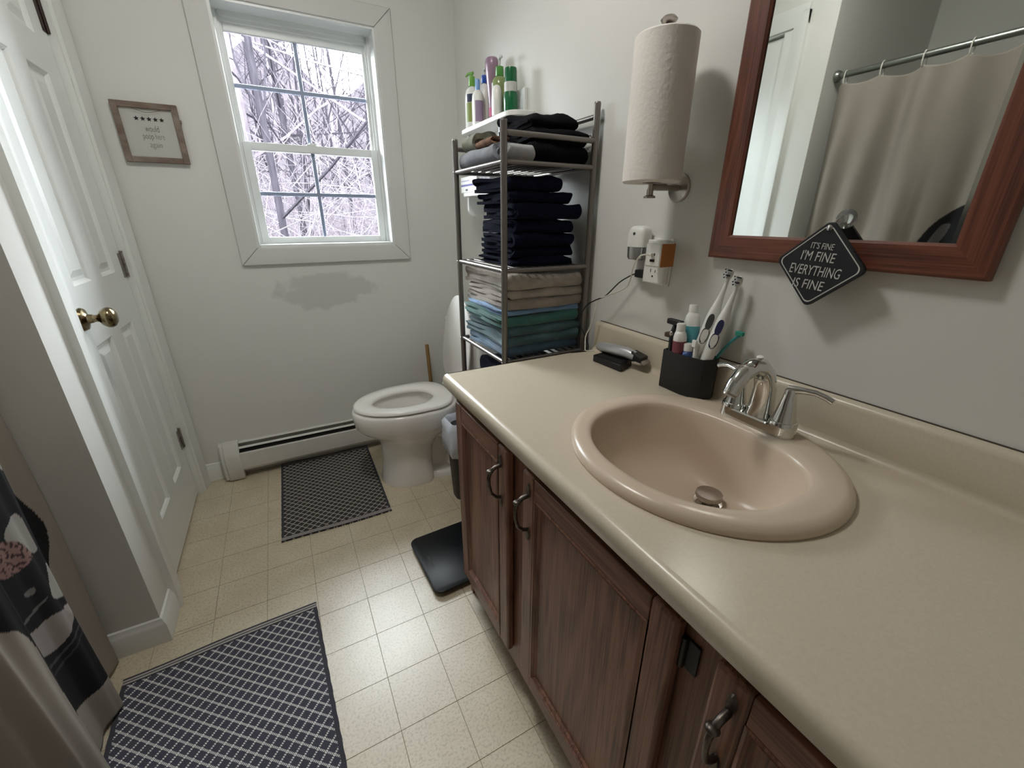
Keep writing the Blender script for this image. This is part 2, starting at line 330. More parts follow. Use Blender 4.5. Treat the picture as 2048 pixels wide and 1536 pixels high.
# window wall with its opening
WX0, WX1, WZ0, WZ1 = -0.073, 0.541, 1.097, 1.995
def wall_with_hole(name, m, axis, a0, a1, h0, h1, z0, z1, t0, t1, ztop):
    mb = MB()
    for (p, q, r, s) in ((a0, h0, 0, ztop), (h1, a1, 0, ztop), (h0, h1, 0, z0), (h0, h1, z1, ztop)):
        if s - r < 1e-4: continue
        mb.box(p, q, t0, t1, r, s) if axis == 'x' else mb.box(t0, t1, p, q, r, s)
    return struct(mb.build(name, m, smooth=False))
wall_with_hole('wall_back', M['wall_stained'], 'x', XL-0.12, XR+0.0005, WX0, WX1, WZ0, WZ1, YB, YB+0.14, ZC)
DY0, DY1, DZ = 1.553, 2.168, 2.035                  # closet door opening
wall_with_hole('wall_left', M['wall'], 'y', YA-0.0005, YB, DY0-0.012, DY1+0.012, 0, DZ+0.012, XL-0.115, XL, ZC)
struct(MB().box(XT, XL-0.115, YA-0.0005, YA+0.11, 0, ZC).build('wall_alcove', M['wall'], smooth=False))
struct(MB().box(XT-0.1, XT, YT-0.1, YA+0.11, 0, ZC).build('wall_tub', M['wall'], smooth=False))
struct(MB().box(XT, -0.645, YT-0.1, YT, 0, ZC).build('wall_tub_end', M['wall'], smooth=False))
struct(MB().box(-0.745, -0.645, YN-0.12, YT-0.1, 0, ZC).build('wall_entry', M['wall'], smooth=False))
struct(MB().box(-0.645, XR, YN-0.12, YN, 0, ZC).build('wall_near', M['wall'], smooth=False))
struct(MB().box(XL-0.75, XL-0.115, 2.25, 2.30, 0, ZC).box(XL-0.75, XL-0.70, YA+0.11, 2.25, 0, ZC).build('wall_closet', M['wall'], smooth=False))

# baseboards
def bb_profile(d0, d1):    # (offset, z) profile
    return [(d0, 0), (d1, 0), (d1, 0.066), (d1*0.72+d0*0.28, 0.074), (d1*0.5+d0*0.5, 0.080), (d1*0.4+d0*0.6, 0.088), (d0, 0.092)]
mb = MB(); pr = bb_profile(0, 0.013)
mb.loft([[(XL + d, 1.442, z) for d, z in pr], [(XL + d, YA - d, z) for d, z in pr], [(-0.645, YA - d, z) for d, z in pr]])
struct(mb.build('baseboard_left', M['trim'], ang=25))
mb = MB(); mb.loft([[(XL + 0.0, YB - d, z) for d, z in pr], [(-0.418, YB - d, z) for d, z in pr]])
struct(mb.build('baseboard_back', M['trim'], ang=25))
mb = MB(); mb.loft([[(-0.645 + 0, YN + d, z) for d, z in pr], [(0.43, YN + d, z) for d, z in pr]])
struct(mb.build('baseboard_near', M['trim'], ang=25))

# ------------------------------------------------------------------ closet door, jamb and casing
def casing_prof(t):   # (across width 0..1, depth)
    return [(0, 0), (0, t), (0.35, t), (0.55, t*0.8), (0.85, t*0.62), (1.0, t*0.55), (1.0, 0)]
def casing_run(y_out, y_in, z0, z1, t=0.019):
    ring = [(XL + d, y_out + (y_in - y_out) * a) for a, d in casing_prof(t)]
    return MB().loft([[(x, y, z0) for x, y in ring], [(x, y, z1) for x, y in ring]])
struct(casing_run(1.442, 1.505, 0.0, 2.095).build('trim_1', M['trim'], ang=30))
struct(casing_run(2.262, 2.186, 0.0, 2.095).build('trim_2', M['trim'], ang=30))
ring = [(XL + d, 2.12 - 0.0 - (2.12 - 2.045) * a) for a, d in casing_prof(0.019)]
struct(MB().loft([[(x, 1.442, z + 0.0) for x, z in ring], [(x, 2.262, z + 0.0) for x, z in ring]]).build('trim_3', M['trim'], ang=30))
jamb = MB().box(XL-0.115, XL+0.001, DY0-0.047, DY0-0.003, 0, DZ+0.03).box(XL-0.115, XL+0.001, DY1+0.003, DY1+0.02, 0, DZ+0.03).box(XL-0.115, XL+0.001, DY0-0.003, DY1+0.003, DZ+0.003, DZ+0.03)
struct(jamb.build('trim_4', M['trim'], smooth=False))

DX = -0.528                                              # door face
door = thing('door_1', (DX - 0.018, (DY0+DY1)/2, 0.012), 'white six-panel closet door with an antique brass knob', 'door')
del door['category']; struct(door)
y_st = [(DY0, DY0+0.112), (DY0+0.258, DY0+0.357), (DY1-0.112, DY1)]
pan_y = [(DY0+0.112, DY0+0.258), (DY0+0.357, DY1-0.112)]
pan_z = [(0.215, 0.862), (1.040, 1.640), (1.740, 1.925)]
rails = [(0.012, 0.215), (0.862, 1.040), (1.640, 1.740), (1.925, DZ-0.004)]
slab = MB()
for a, b in y_st: slab.box(DX-0.035, DX, a, b, 0.012, DZ-0.004)
for a, b in rails:
    for c, d in pan_y: slab.box(DX-0.035, DX, c, d, a, b)
slab.build('door_slab', M['door'], door, smooth=False)
def rect_ring(x, y0, y1, z0, z1, i): return [(x, y0+i, z0+i), (x, y1-i, z0+i), (x, y1-i, z1-i), (x, y0+i, z1-i)]
for (a, b) in pan_y:
    for (c, d) in pan_z:
        mb = MB(); mb.loft([rect_ring(DX, a, b, c, d, 0), rect_ring(DX-0.0045, a, b, c, d, 0.006), rect_ring(DX-0.0105, a, b, c, d, 0.010), rect_ring(DX-0.0105, a, b, c, d, 0.020), rect_ring(DX-0.0035, a, b, c, d, 0.040)], cap0=False)
        mb.build('panel', M['door'], door, smooth=False)
ky, kz = 1.628, 0.952
knob = MB().lathe([(0.001, 0.024), (0.011, 0.024), (0.010, 0.034), (0.0125, 0.040), (0.022, 0.046), (0.0285, 0.056), (0.0295, 0.064), (0.026, 0.072), (0.017, 0.078), (0.002, 0.080)], (DX, ky, kz), 24, (1, 0, 0)).build('knob', M['brass'], door)
MB().lathe([(0.032, 0.0), (0.033, 0.004), (0.030, 0.010), (0.020, 0.013), (0.014, 0.016), (0.012, 0.026), (0.001, 0.027)], (DX, ky, kz), 24, (1, 0, 0)).build('rose', M['brass'], door)
for zc, mm in ((0.30, 'hinge'), (1.055, 'hinge'), (1.815, 'hinge_brown')):
    h = MB().box(DX-0.001, DX+0.0025, DY1-0.030, DY1-0.004, zc-0.044, zc+0.044).build('hinge', M[mm], door, bevel=0.0008)
    kn = MB()
    for k in range(5): kn.lathe([(0.0055, -0.0083), (0.0055, 0.0083)], (DX+0.0045, DY1+0.001, zc-0.0352+0.0176*k), 10)
    kn.build('hinge_knuckle', M[mm], h)
    MB().lathe([(0.001, -0.006), (0.004, -0.005), (0.0065, 0), (0.0065, 0.004), (0.001, 0.005)], (DX+0.0045, DY1+0.001, zc+0.047), 10).build('hinge_pin', M[mm], h)

# ------------------------------------------------------------------ window
win = thing('window_1', (0.234, YB, WZ0), 'white double-hung window with blue-grey grids over bare woods', 'window'); del win['category']; struct(win)
# drywall-depth jamb liner
j = MB(); y0, y1 = YB-0.004, YB+0.139; t = 0.012
j.box(WX0, WX0+t, y0, y1, WZ0, WZ1).box(WX1-t, WX1, y0, y1, WZ0, WZ1).box(WX0+t, WX1-t, y0, y1, WZ1-t, WZ1)
j.build('jamb', M['vinyl_white'], win, smooth=False)
MB().box(WX0+t, WX1-t, y0, y1, WZ0, WZ0+0.014).build('sill', M['vinyl_white'], win, bevel=0.003)
# mitred casing boards
def casing_board(pts_in, pts_out, name):
    a, b = pts_in; c, d = pts_out; g = 0.0009
    def sec(p, q):   # inner to outer
        L = []
        for f, dep in ((0, 0.0), (0, 0.012), (0.12, 0.0155), (0.45, 0.014), (0.8, 0.017), (0.95, 0.016), (1.0, 0.009), (1.0, 0.0)):
            L.append((p[0]+(q[0]-p[0])*f, YB - dep, p[1]+(q[1]-p[1])*f))
        return L
    return MB().loft([sec(a, c), sec(b, d)]).build(name, M['wtrim'], win, ang=30)
I = [(WX0+0.002, WZ0+0.002), (WX1-0.002, WZ0+0.002), (WX1-0.002, WZ1-0.002), (WX0+0.002, WZ1-0.002)]; cw = 0.074
O = [(WX0-cw, WZ0-cw), (WX1+cw, WZ0-cw), (WX1+cw, WZ1+cw), (WX0-cw, WZ1+cw)]
e = 0.0015
casing_board(((I[0][0]+e, I[0][1]), (I[1][0]-e, I[1][1])), ((O[0][0]+e, O[0][1]), (O[1][0]-e, O[1][1])), 'casing')
casing_board(((I[1][0], I[1][1]+e), (I[2][0], I[2][1]-e)), ((O[1][0], O[1][1]+e), (O[2][0], O[2][1]-e)), 'casing')
casing_board(((I[2][0]-e, I[2][1]), (I[3][0]+e, I[3][1])), ((O[2][0]-e, O[2][1]), (O[3][0]+e, O[3][1])), 'casing')
casing_board(((I[3][0], I[3][1]-e), (I[0][0], I[0][1]+e)), ((O[3][0], O[3][1]-e), (O[0][0], O[0][1]+e)), 'casing')
# vinyl frame tracks
fr = MB()
for (a, b, dy0, dy1) in ((0.012, 0.022, 0.085, 0.139), (0.022, 0.030, 0.100, 0.139)):
    fr.box(WX0+a, WX0+b, YB+dy0, YB+dy1, WZ0+0.014, WZ1-0.012).box(WX1-b, WX1-a, YB+dy0, YB+dy1, WZ0+0.014, WZ1-0.012)
fr.box(WX0+0.03, WX1-0.03, YB+0.085, YB+0.139, WZ1-0.03, WZ1-0.012).box(WX0+0.03, WX1-0.03, YB+0.10, YB+0.139, WZ1-0.042, WZ1-0.03)
fr.build('frame', M['vinyl_white'], win, smooth=False)
def sash(name, x0, x1, z0, z1, y, d, gx0, gx1, gz0, gz1, mx, mz):
    s = MB(); s.box(x0, gx0, y, y+d, z0, z1).box(gx1, x1, y, y+d, z0, z1).box(gx0, gx1, y, y+d, z0, gz0).box(gx0, gx1, y, y+d, gz1, z1)
    so = s.build(name, M['vinyl_white'], win, bevel=0.002)
    MB().box(gx0-0.004, gx1+0.004, y+d*0.45, y+d*0.45+0.003, gz0-0.004, gz1+0.004).build('pane', M['glass'], so, smooth=False)
    MB().box(gx0, gx1, y+d*0.45+0.005, y+d*0.45+0.012, mz-0.0085, mz+0.0085).build('muntin', M['muntin'], so, bevel=0.002)
    MB().box(mx-0.0085, mx+0.0085, y+d*0.45+0.0055, y+d*0.45+0.0115, gz0, gz1).build('muntin', M['muntin'], so, bevel=0.002)
    return so
sash('upper_sash', WX0+0.022, WX1-0.022, 1.500, WZ1-0.030, YB+0.116, 0.022, -0.036, 0.500, 1.527, 1.925, 0.223, 1.743)
lo = sash('lower_sash', WX0+0.0225, WX1-0.0225, WZ0+0.0145, 1.531, YB+0.088, 0.026, -0.019, 0.489, 1.139, 1.500, 0.226, 1.326)
lock = MB().box(0.205, 0.245, YB+0.093, YB+0.113, 1.531, 1.537).lathe([(0.008, 0), (0.008, 0.006), (0.001, 0.007)], (0.225, YB+0.103, 1.537), 12).box(0.225, 0.250, YB+0.099, YB+0.107, 1.537, 1.542)
lock.build('sash_lock', M['vinyl_white'], lo, bevel=0.001)

# ------------------------------------------------------------------ woods outside
rng = random.Random(7)
M['bark'] = mat('bark_grey', '#262428', 0.9, c2='#19171b', vscale=9, stretch=(4,4,0.6), spec=0.0)
M['bark_pale'] = mat('bark_pale', '#4a4549', 0.9, c2='#3a3539', vscale=9, stretch=(4,4,0.6), spec=0.0)
M['litter'] = mat('leaf_litter', '#252225', 0.95, c2='#312d31', vscale=1.0, stretch=(5,0.25,0.5), spec=0.0)
def hz(x, y): return -0.55 + max(0, y - 6) * 0.085 + 0.35 * math.sin(x * 0.31 + 1.2) * math.sin(y * 0.23) + max(0, y - 25) * (0.36 + 0.05 * math.sin(x * 0.5) - 0.004 * x)
g = MB().grid(lambda u, v: (-22 + 52*u, 2.6 + 62*v*v, hz(-22 + 52*u, 2.6 + 62*v*v)), 40, 40)
struct(g.build('ground_outside', M['litter']))
def branchy(mb, base, h, r, lean, nb, rg):
    pts = []; rr = []; n = 7
    for i in range(n + 1):
        t = i / n; pts.append(Vector((base[0] + lean[0]*t*h + rg.uniform(-.05, .05)*t, base[1] + lean[1]*t*h, base[2] + h*t))); rr.append(r * (1 - 0.8*t))
    mb.tube(pts, rr, 6)
    for k in range(nb):
        t = rg.uniform(0.12, 0.97); i = min(n-1, int(t*n)); p = pts[i].lerp(pts[i+1], t*n - i)
        a = rg.uniform(0, 2*math.pi); L = rg.uniform(0.25, 0.6) * h * (1.05 - t) * 0.9 + 0.3; up = rg.uniform(0.1, 0.9)
        d = Vector((math.cos(a), math.sin(a)*0.6, up)).normalized(); q = [p]
        for s_ in range(4):
            d = (d + Vector((rg.uniform(-.28,.28), rg.uniform(-.28,.28), rg.uniform(-.12,.3)))).normalized(); q.append(q[-1] + d * L/4)
        rb = r * (1 - 0.8*t) * 0.42; mb.tube(q, [rb, rb*.8, rb*.6, rb*.4, rb*.2], 4, cap=False)
        for s_ in range(2):
            p2 = q[rg.randint(1, 3)]; d2 = (d + Vector((rg.uniform(-.9,.9), rg.uniform(-.9,.9), rg.uniform(-.3,.6)))).normalized()
            mb.tube([p2, p2 + d2*L*.25, p2 + d2*L*.45 + Vector((0,0,L*.06))], [rb*.4, rb*.28, rb*.12], 3, cap=False)
for k in range(44):
    y = 6.5 + 26 * (k/44)**0.8 + rng.uniform(-.6, .6); x = rng.uniform(-0.12, 0.42) * y if k % 3 else rng.uniform(-0.02, 0.24) * y
    h = rng.uniform(7, 13); r = rng.uniform(0.035, 0.11) * (1.2 if k % 5 == 0 else 0.85)
    mb = MB(); branchy(mb, (x, y, hz(x, y) - 0.1), h, r, (rng.uniform(-.05,.05), rng.uniform(-.03,.03)), 22, rng)
    o = mb.build('bare_tree', M['bark_pale'] if k % 4 == 1 else M['bark'], ang=60)
    tag(o, 'bare leafless tree in the woods outside the window', 'tree', 'bare trees outside the window')
tw = MB()
for k in range(2600):
    y = 5.0 + 17 * rng.random()**0.8; x = rng.uniform(-0.10, 0.36) * y; z0 = hz(x, y) - 0.02
    a = rng.uniform(-0.9, 0.9); L = rng.uniform(0.6, 2.3); r = rng.uniform(0.003, 0.009) * (0.6 + y/14)
    if k % 3 == 0: z0 += rng.uniform(0.2, 2.2)
    d = Vector((math.sin(a), rng.uniform(-.3,.3), math.cos(a) if k % 3 else rng.uniform(-.2, .8))).normalized(); q = [Vector((x, y, z0))]
    for s_ in range(4):
        d = (d + Vector((rng.uniform(-.3,.3), rng.uniform(-.2,.2), rng.uniform(-.15,.2)))).normalized(); q.append(q[-1] + d*L/4)
    tw.tube(q, [r, r*.85, r*.7, r*.5, r*.25], 3, cap=False)
o = tw.build('brush', M['bark_pale'], ang=60); o['kind'] = 'stuff'; tag(o, 'pale tangled twigs and saplings under the trees outside', 'brush')

# ------------------------------------------------------------------ vanity
ZT = 0.815                       # counter top height
VF, VY1, VY0 = 0.381, 1.045, -0.44   # face frame plane, far end, near end
van = thing('vanity_cabinet', (0.64, 0.3, 0), 'dark stained oak vanity cabinet under the almond countertop', 'cabinet')
MB().box(VF+0.019, XR-0.001, VY1-0.016, VY1, 0.0, ZT-0.045).build('side_panel', M['oak'], van, smooth=False)
MB().box(VF+0.019, XR-0.001, VY0, VY0+0.016, 0.0, ZT-0.045).build('side_panel', M['oak'], van, smooth=False)
MB().box(VF+0.075, VF+0.087, VY0+0.016, VY1-0.016, 0.0, 0.092).build('toe_kick', M['oak_y'], van, smooth=False)
MB().box(VF+0.019, XR-0.002, VY0+0.016, VY1-0.016, 0.092, 0.106).build('cabinet_floor', M['oak_y'], van, smooth=False)
doors_y = [(0.693, 1.004), (0.231, 0.624), (-0.207, 0.178)]
ff = MB()
ff.box(VF, VF+0.019, VY0, VY1, ZT-0.072, ZT-0.045).box(VF, VF+0.019, VY0, VY1, 0.090, 0.150)
for a, b in ((0.994, VY1), (0.614, 0.703), (0.168, 0.241), (-0.245, -0.197), (VY0, VY0+0.05)): ff.box(VF+0.0002, VF+0.0192, a, b, 0.150, ZT-0.072)
ff.build('face_frame', M['oak'], van, smooth=False)
def vdoor(y0, y1, z0, z1, hy, hinge_y):
    d = MB(); w = 0.046; x0, x1 = VF-0.0205, VF-0.0005
    # two stiles with lipped, bevelled outer edge
    fr_ = d.box(x0, x1, y0, y0+w, z0, z1).box(x0, x1, y1-w, y1, z0, z1).build('door', M['oak'], van, bevel=0.0055, seg=2)
    for (a, b) in ((z0, z0+w), (z1-w, z1)):
        MB().box(x0+0.0002, x1, y0+w, y1-w, a, b).build('door_rail', M['oak_y'], fr_, bevel=0.0015)
    mb = MB(); mb.loft([rect_ring(x0+0.0002, y0+w, y1-w, z0+w, z1-w, -0.0005), rect_ring(x0-0.0012, y0+w, y1-w, z0+w, z1-w, 0.004), rect_ring(x0+0.0030, y0+w, y1-w, z0+w, z1-w, 0.007),
                        rect_ring(x0+0.0018, y0+w, y1-w, z0+w, z1-w, 0.011), rect_ring(x0+0.0075, y0+w, y1-w, z0+w, z1-w, 0.015)], cap0=False)
    mb.build('door_panel', M['oak'], fr_, smooth=False)
    # spoon-foot pull
    xs_ = x0; zt = z1 - 0.046; hh = MB()
    for s_, zz in ((1, zt), (-1, zt-0.088)):
        leaf = [(hy + 0.0065*math.sin(t)*(1 if abs(t) < 9 else 1), zz + s_*(0.010 - 0.017*math.cos(t))) for t in [2*math.pi*i/12 for i in range(12)]]
        leaf = [(y, z) for y, z in leaf]
        hh.loft([[(xs_-0.0005, y, z) for y, z in leaf], [(xs_-0.004, hy+(y-hy)*0.8, zz+(z-zz)*0.9) for y, z in leaf]])
    pts = [(xs_-0.002, hy, zt-0.002), (xs_-0.014, hy, zt-0.003), (xs_-0.026, hy, zt-0.010), (xs_-0.031, hy, zt-0.026), (xs_-0.030, hy, zt-0.048), (xs_-0.025, hy, zt-0.070), (xs_-0.014, hy, zt-0.082), (xs_-0.002, hy, zt-0.087)]
    hh.tube(pts, [0.0050, 0.0050, 0.0050, 0.0042, 0.0038, 0.0038, 0.0042, 0.0045], 10)
    hh.ellipsoid((xs_-0.0275, hy, zt-0.010), 0.0085, 0.0085, 0.0045, 12, 8)
    hd = hh.build('handle', M['pewter'], fr_)
    for zz in (z0+0.07, z1-0.055):
        hg = MB().box(VF-0.004, VF-0.0003, hinge_y[0], hinge_y[1], zz-0.025, zz+0.025)
        hg.lathe([(0.0045, -0.026), (0.0045, 0.026)], (VF-0.006, hinge_y[2], zz), 8); hg.build('door_hinge', M['black'], fr_, bevel=0.0006)
    return fr_
vdoor(0.693, 1.004, 0.142, 0.757, 0.722, (1.008, 1.026, 1.007))
vdoor(0.231, 0.624, 0.150, 0.757, 0.598, (0.206, 0.226, 0.2275))
vdoor(-0.207, 0.178, 0.150, 0.757, 0.150, (-0.232, -0.212, -0.2105))

# ------------------------------------------------------------------ countertop with sink cut-out
SX, SY, SA, SB = 0.634, 0.446, 0.226, 0.246       # sink centre, half sizes in x and y
ctr = thing('countertop', (0.63, 0.31, ZT-0.045), 'almond laminate countertop with rolled front edge and backsplash', 'countertop')
CF, CB, CY0, CY1, rr = 0.352, XR-0.0185, -0.46, 1.068, 0.016
top = MB(); hole = []; outer = []
corner_a = [math.atan2(y-SY, x-SX) for x, y in ((CF+rr, CY0), (CB-0.014, CY0), (CB-0.014, CY1), (CF+rr, CY1))]
angs = sorted([2*math.pi*k/96 - math.pi for k in range(96)] + corner_a)
for a in angs:
    ca, sa = math.cos(a), math.sin(a); hole.append((SX + (SA-0.03)*ca, SY + (SB-0.03)*sa, ZT))
    ts = []
    if ca > 1e-9: ts.append((CB-0.014-SX)/ca)
    if ca < -1e-9: ts.append((CF+rr-SX)/ca)
    if sa > 1e-9: ts.append((CY1-SY)/sa)
    if sa < -1e-9: ts.append((CY0-SY)/sa)
    t = min(ts); outer.append((SX + t*ca, SY + t*sa, ZT))
low = [(x, y, ZT-0.03) for x, y, z in hole]
top.loft([low, hole, outer], cap0=False, cap1=False)
# front roll + drop edge + underside, cove to the backsplash
prof = [(CF+rr - rr*math.sin(a), ZT - rr + rr*math.cos(a)) for a in [math.pi/2*i/6 for i in range(7)]] + [(CF, ZT-0.034), (CF+0.004, ZT-0.038), (CF+0.020, ZT-0.038), (CF+0.020, ZT-0.044)]
top.loft([[(x, CY0, z) for x, z in prof], [(x, CY1, z) for x, z in prof]], False, False, closed=False)
top.loft([[(CF+rr, CY1, ZT), (CB, CY1, ZT), (CB, CY1, ZT-0.038), (CF+rr, CY1, ZT-0.038)], [(CF+rr, CY1-0.004, ZT), (CB, CY1-0.004, ZT), (CB, CY1-0.004, ZT-0.038), (CF+rr, CY1-0.004, ZT-0.038)]], True, False)
endp = [(CF+rr, ZT-0.038)] + prof[:8]
top.add([(x, CY1, z) for x, z in endp], [tuple(range(len(endp)))])
cove = [(CB-0.014, ZT)] + [(CB - 0.014 + 0.014*math.sin(a), ZT + 0.014 - 0.014*math.cos(a)) for a in [math.pi/2*i/5 for i in range(1, 6)]]
top.loft([[(x, CY0, z) for x, z in cove], [(x, CY1, z) for x, z in cove]], False, False, closed=False)
top.build('worktop', M['laminate'], ctr, ang=50)
bs = [(CB, ZT+0.0139), (CB, 0.895), (CB+0.003, 0.903), (CB+0.009, 0.907), (XR-0.0005, 0.908), (XR-0.0005, ZT-0.03), (CB, ZT-0.03)]
MB().loft([[(x, CY0, z) for x, z in bs], [(x, CY1+0.006, z) for x, z in bs]]).build('backsplash', M['laminate'], ctr, ang=50)

MB().box(XR-0.0025, XR-0.0002, CY0, CY1, 0.9075, 0.9098).build('caulk_gap', mat('dark_caulk', '#4a4238', 0.9), ctr, smooth=False)

# ------------------------------------------------------------------ sink
sink = thing('sink', (SX, SY, ZT), 'almond oval drop-in sink basin set in the countertop', 'sink')
N = 72
def ell(f, z, dx=0.0):
    return [(SX + dx + SA*f*math.cos(2*math.pi*k/N), SY + SB*f*math.sin(2*math.pi*k/N), z) for k in range(N)]
IX, IA, IB = 0.604, 0.158, 0.187
def dshape(f, z, cx=IX, cy=SY, ax=None, by=None):
    L = []
    for k in range(N):
        t = 2*math.pi*k/N; c, s = math.cos(t), math.sin(t)
        p = 2.0 if c < 0 else 3.4
        x = math.copysign(abs(c)**(2/p), c); y = math.copysign(abs(s)**(2/2.15), s)
        L.append((cx + (ax or IA)*f*x, cy + (by or IB)*f*y, z))
    return L
def mix(A, B, t): return [tuple(a[i]*(1-t)+b[i]*t for i in range(3)) for a, b in zip(A, B)]
DRX, DRY = 0.692, SY-0.010
dr = [(DRX + 0.027*math.cos(2*math.pi*k/N), DRY + 0.027*math.sin(2*math.pi*k/N), 0.682) for k in range(N)]
r_in = dshape(1.0, ZT+0.012)
def at_z(R, z): return [(x, y, z) for x, y, _ in R]
rings = [ell(0.97, ZT-0.002), ell(1.0, ZT+0.0005), ell(1.003, ZT+0.005), ell(0.992, ZT+0.012), ell(0.965, ZT+0.0175), ell(0.93, ZT+0.0195),
         mix(ell(0.9, ZT+0.0195), dshape(1.05, ZT+0.0192), 0.7), dshape(1.014, ZT+0.0186), dshape(0.996, ZT+0.0155), dshape(0.982, ZT+0.007), dshape(0.965, ZT-0.008)]
for t, z in ((0.06, ZT-0.035), (0.12, ZT-0.062), (0.22, ZT-0.088), (0.38, ZT-0.108), (0.6, ZT-0.121), (0.82, ZT-0.129)):
    rings.append(at_z(mix(dshape(0.955, 0), dr, t), z))
rings.append(dr)
MB().loft(rings, cap0=False, cap1=True).build('basin', M['sink'], sink, ang=80)
MB().lathe([(0.0275, 0.0), (0.0275, 0.002), (0.017, 0.003), (0.008, 0.003)], (DRX, DRY, 0.6825), 24).build('drain_ring', M['chrome'], sink)
MB().lathe([(0.011, 0.0), (0.011, 0.010), (0.0255, 0.011), (0.0265, 0.014), (0.025, 0.0205), (0.014, 0.022), (0.001, 0.0222)], (DRX, DRY, 0.6845), 28).build('stopper', M['nickel'], sink)

# ------------------------------------------------------------------ faucet
FX, FY, FZ = 0.806, 0.442, ZT+0.0192
fau = thing('faucet', (FX, FY, FZ), 'chrome two-handle faucet with arched spout behind the sink basin', 'faucet')
def stadium(cx, cy, L, r, z, n=12):
    P_ = []
    for k in range(n+1): a = math.pi*k/n; P_.append((cx + r*math.cos(a), cy + L + r*math.sin(a), z))
    for k in range(n+1): a = math.pi + math.pi*k/n; P_.append((cx + r*math.cos(a), cy - L + r*math.sin(a), z))
    return P_
MB().loft([stadium(FX, FY, 0.051, 0.026, FZ), stadium(FX, FY, 0.051, 0.026, FZ+0.003), stadium(FX, FY, 0.051, 0.0235, FZ+0.018), stadium(FX, FY, 0.051, 0.021, FZ+0.021)]).build('base', M['chrome'], fau, ang=30)
sp = [(FX+0.004, FY, FZ+0.012), (FX+0.006, FY, FZ+0.045), (FX+0.004, FY, FZ+0.080), (FX-0.008, FY, FZ+0.108), (FX-0.030, FY, FZ+0.126), (FX-0.056, FY, FZ+0.130), (FX-0.080, FY, FZ+0.120), (FX-0.098, FY, FZ+0.100), (FX-0.106, FY, FZ+0.086)]
MB().tube(sp, [0.0270, 0.0228, 0.0205, 0.0192, 0.0182, 0.0174, 0.0165, 0.0152, 0.0142], 20).build('spout', M['chrome'], fau)
MB().lathe([(0.0125, 0.0), (0.0125, -0.004), (0.001, -0.004)], sp[-1], 16, (0.5, 0, 0.87)).build('aerator', M['nickel'], fau)
MB().lathe([(0.006, 0.0), (0.006, 0.004), (0.001, 0.0055)], (FX-0.036, FY, FZ+0.1445), 14, (-0.25, 0, 0.97)).build('spout_button', M['white'], fau)
for s_ in (1, -1):
    hy = FY + s_*0.051
    h = MB().lathe([(0.0250, 0.010), (0.0245, 0.027), (0.0235, 0.029), (0.0212, 0.0295), (0.0200, 0.034), (0.0155, 0.056), (0.0112, 0.080), (0.0108, 0.090), (0.0090, 0.094), (0.001, 0.095)], (FX, hy, FZ), 22).build('handle', M['chrome'], fau)
    lv = [(FX, hy - s_*0.006, FZ+0.092), (FX+0.002, hy + s_*0.006, FZ+0.0935), (FX+0.006, hy + s_*0.020, FZ+0.0955), (FX+0.010, hy + s_*0.036, FZ+0.0965), (FX+0.014, hy + s_*0.052, FZ+0.093), (FX+0.016, hy + s_*0.064, FZ+0.088)]
    if s_ == -1: pass
    MB().tube(lv, [0.0082, 0.0076, 0.0060, 0.0054, 0.0056, 0.0058], 12).build('lever', M['chrome'], h)

# ------------------------------------------------------------------ mirrored cabinet door with frame, standing slightly ajar
YM0, YM1, ZM0, ZM1, MW = 0.216, 0.686, 1.141, 1.80, 0.0495
mir = thing('mirror', (XR, YM0, ZM0), 'reddish brown wood framed wall mirror above the sink', 'mirror')
xa, xb = XR-0.022, XR-0.004
fm = [('z', YM0, YM0+MW, ZM0, ZM1), ('z', YM1-MW, YM1, ZM0, ZM1), ('y', YM0+MW, YM1-MW, ZM0, ZM0+MW), ('y', YM0+MW, YM1-MW, ZM1-MW, ZM1)]
def frame_piece(p_in, p_out, q_in, q_out, m):
    def sec(i, o): return [(xa+0.0035 if f in (0, 1) else xa, i[0]+(o[0]-i[0])*f, i[1]+(o[1]-i[1])*f) if True else None for f in (0.0, 0.10, 0.9, 1.0)]
    def sec(i, o):
        L = []
        for f, x in ((0.0, xb), (0.0, xa+0.004), (0.09, xa), (0.90, xa), (1.0, xa+0.004), (1.0, xb)): L.append((x, i[0]+(o[0]-i[0])*f, i[1]+(o[1]-i[1])*f))
        return L
    return MB().loft([sec(p_in, p_out), sec(q_in, q_out)]).build('frame_piece', m, mir, ang=20)
mi = [(YM0+MW, ZM0+MW), (YM1-MW, ZM0+MW), (YM1-MW, ZM1-MW), (YM0+MW, ZM1-MW)]; mo = [(YM0, ZM0), (YM1, ZM0), (YM1, ZM1), (YM0, ZM1)]
for k in range(4): frame_piece(mi[k], mo[k], mi[(k+1) % 4], mo[(k+1) % 4], M['frame_y'] if k % 2 == 0 else M['frame_z'])
gl = [rect_ring(xa+0.0085, YM0+MW-0.004, YM1-MW+0.004, ZM0+MW-0.004, ZM1-MW+0.004, 0), rect_ring(xa+0.0070, YM0+MW-0.004, YM1-MW+0.004, ZM0+MW-0.004, ZM1-MW+0.004, 0.002)]
MB().loft([rect_ring(xa+0.0090, YM0+MW, YM1-MW, ZM0+MW, ZM1-MW, -0.003), rect_ring(xa+0.0070, YM0+MW, YM1-MW, ZM0+MW, ZM1-MW, -0.003)], True, True).build('mirror_glass', M['mirror'], mir, smooth=False)
bw = 0.010; bev = MB()
bev.box(xa+0.0060, xa+0.0069, YM0+MW, YM0+MW+bw*0.6, ZM0+MW, ZM1-MW); bev.build('mirror_edge', M['mirror_edge'], mir, smooth=False)
mir.rotation_euler = (0, 0, math.radians(-0.0))

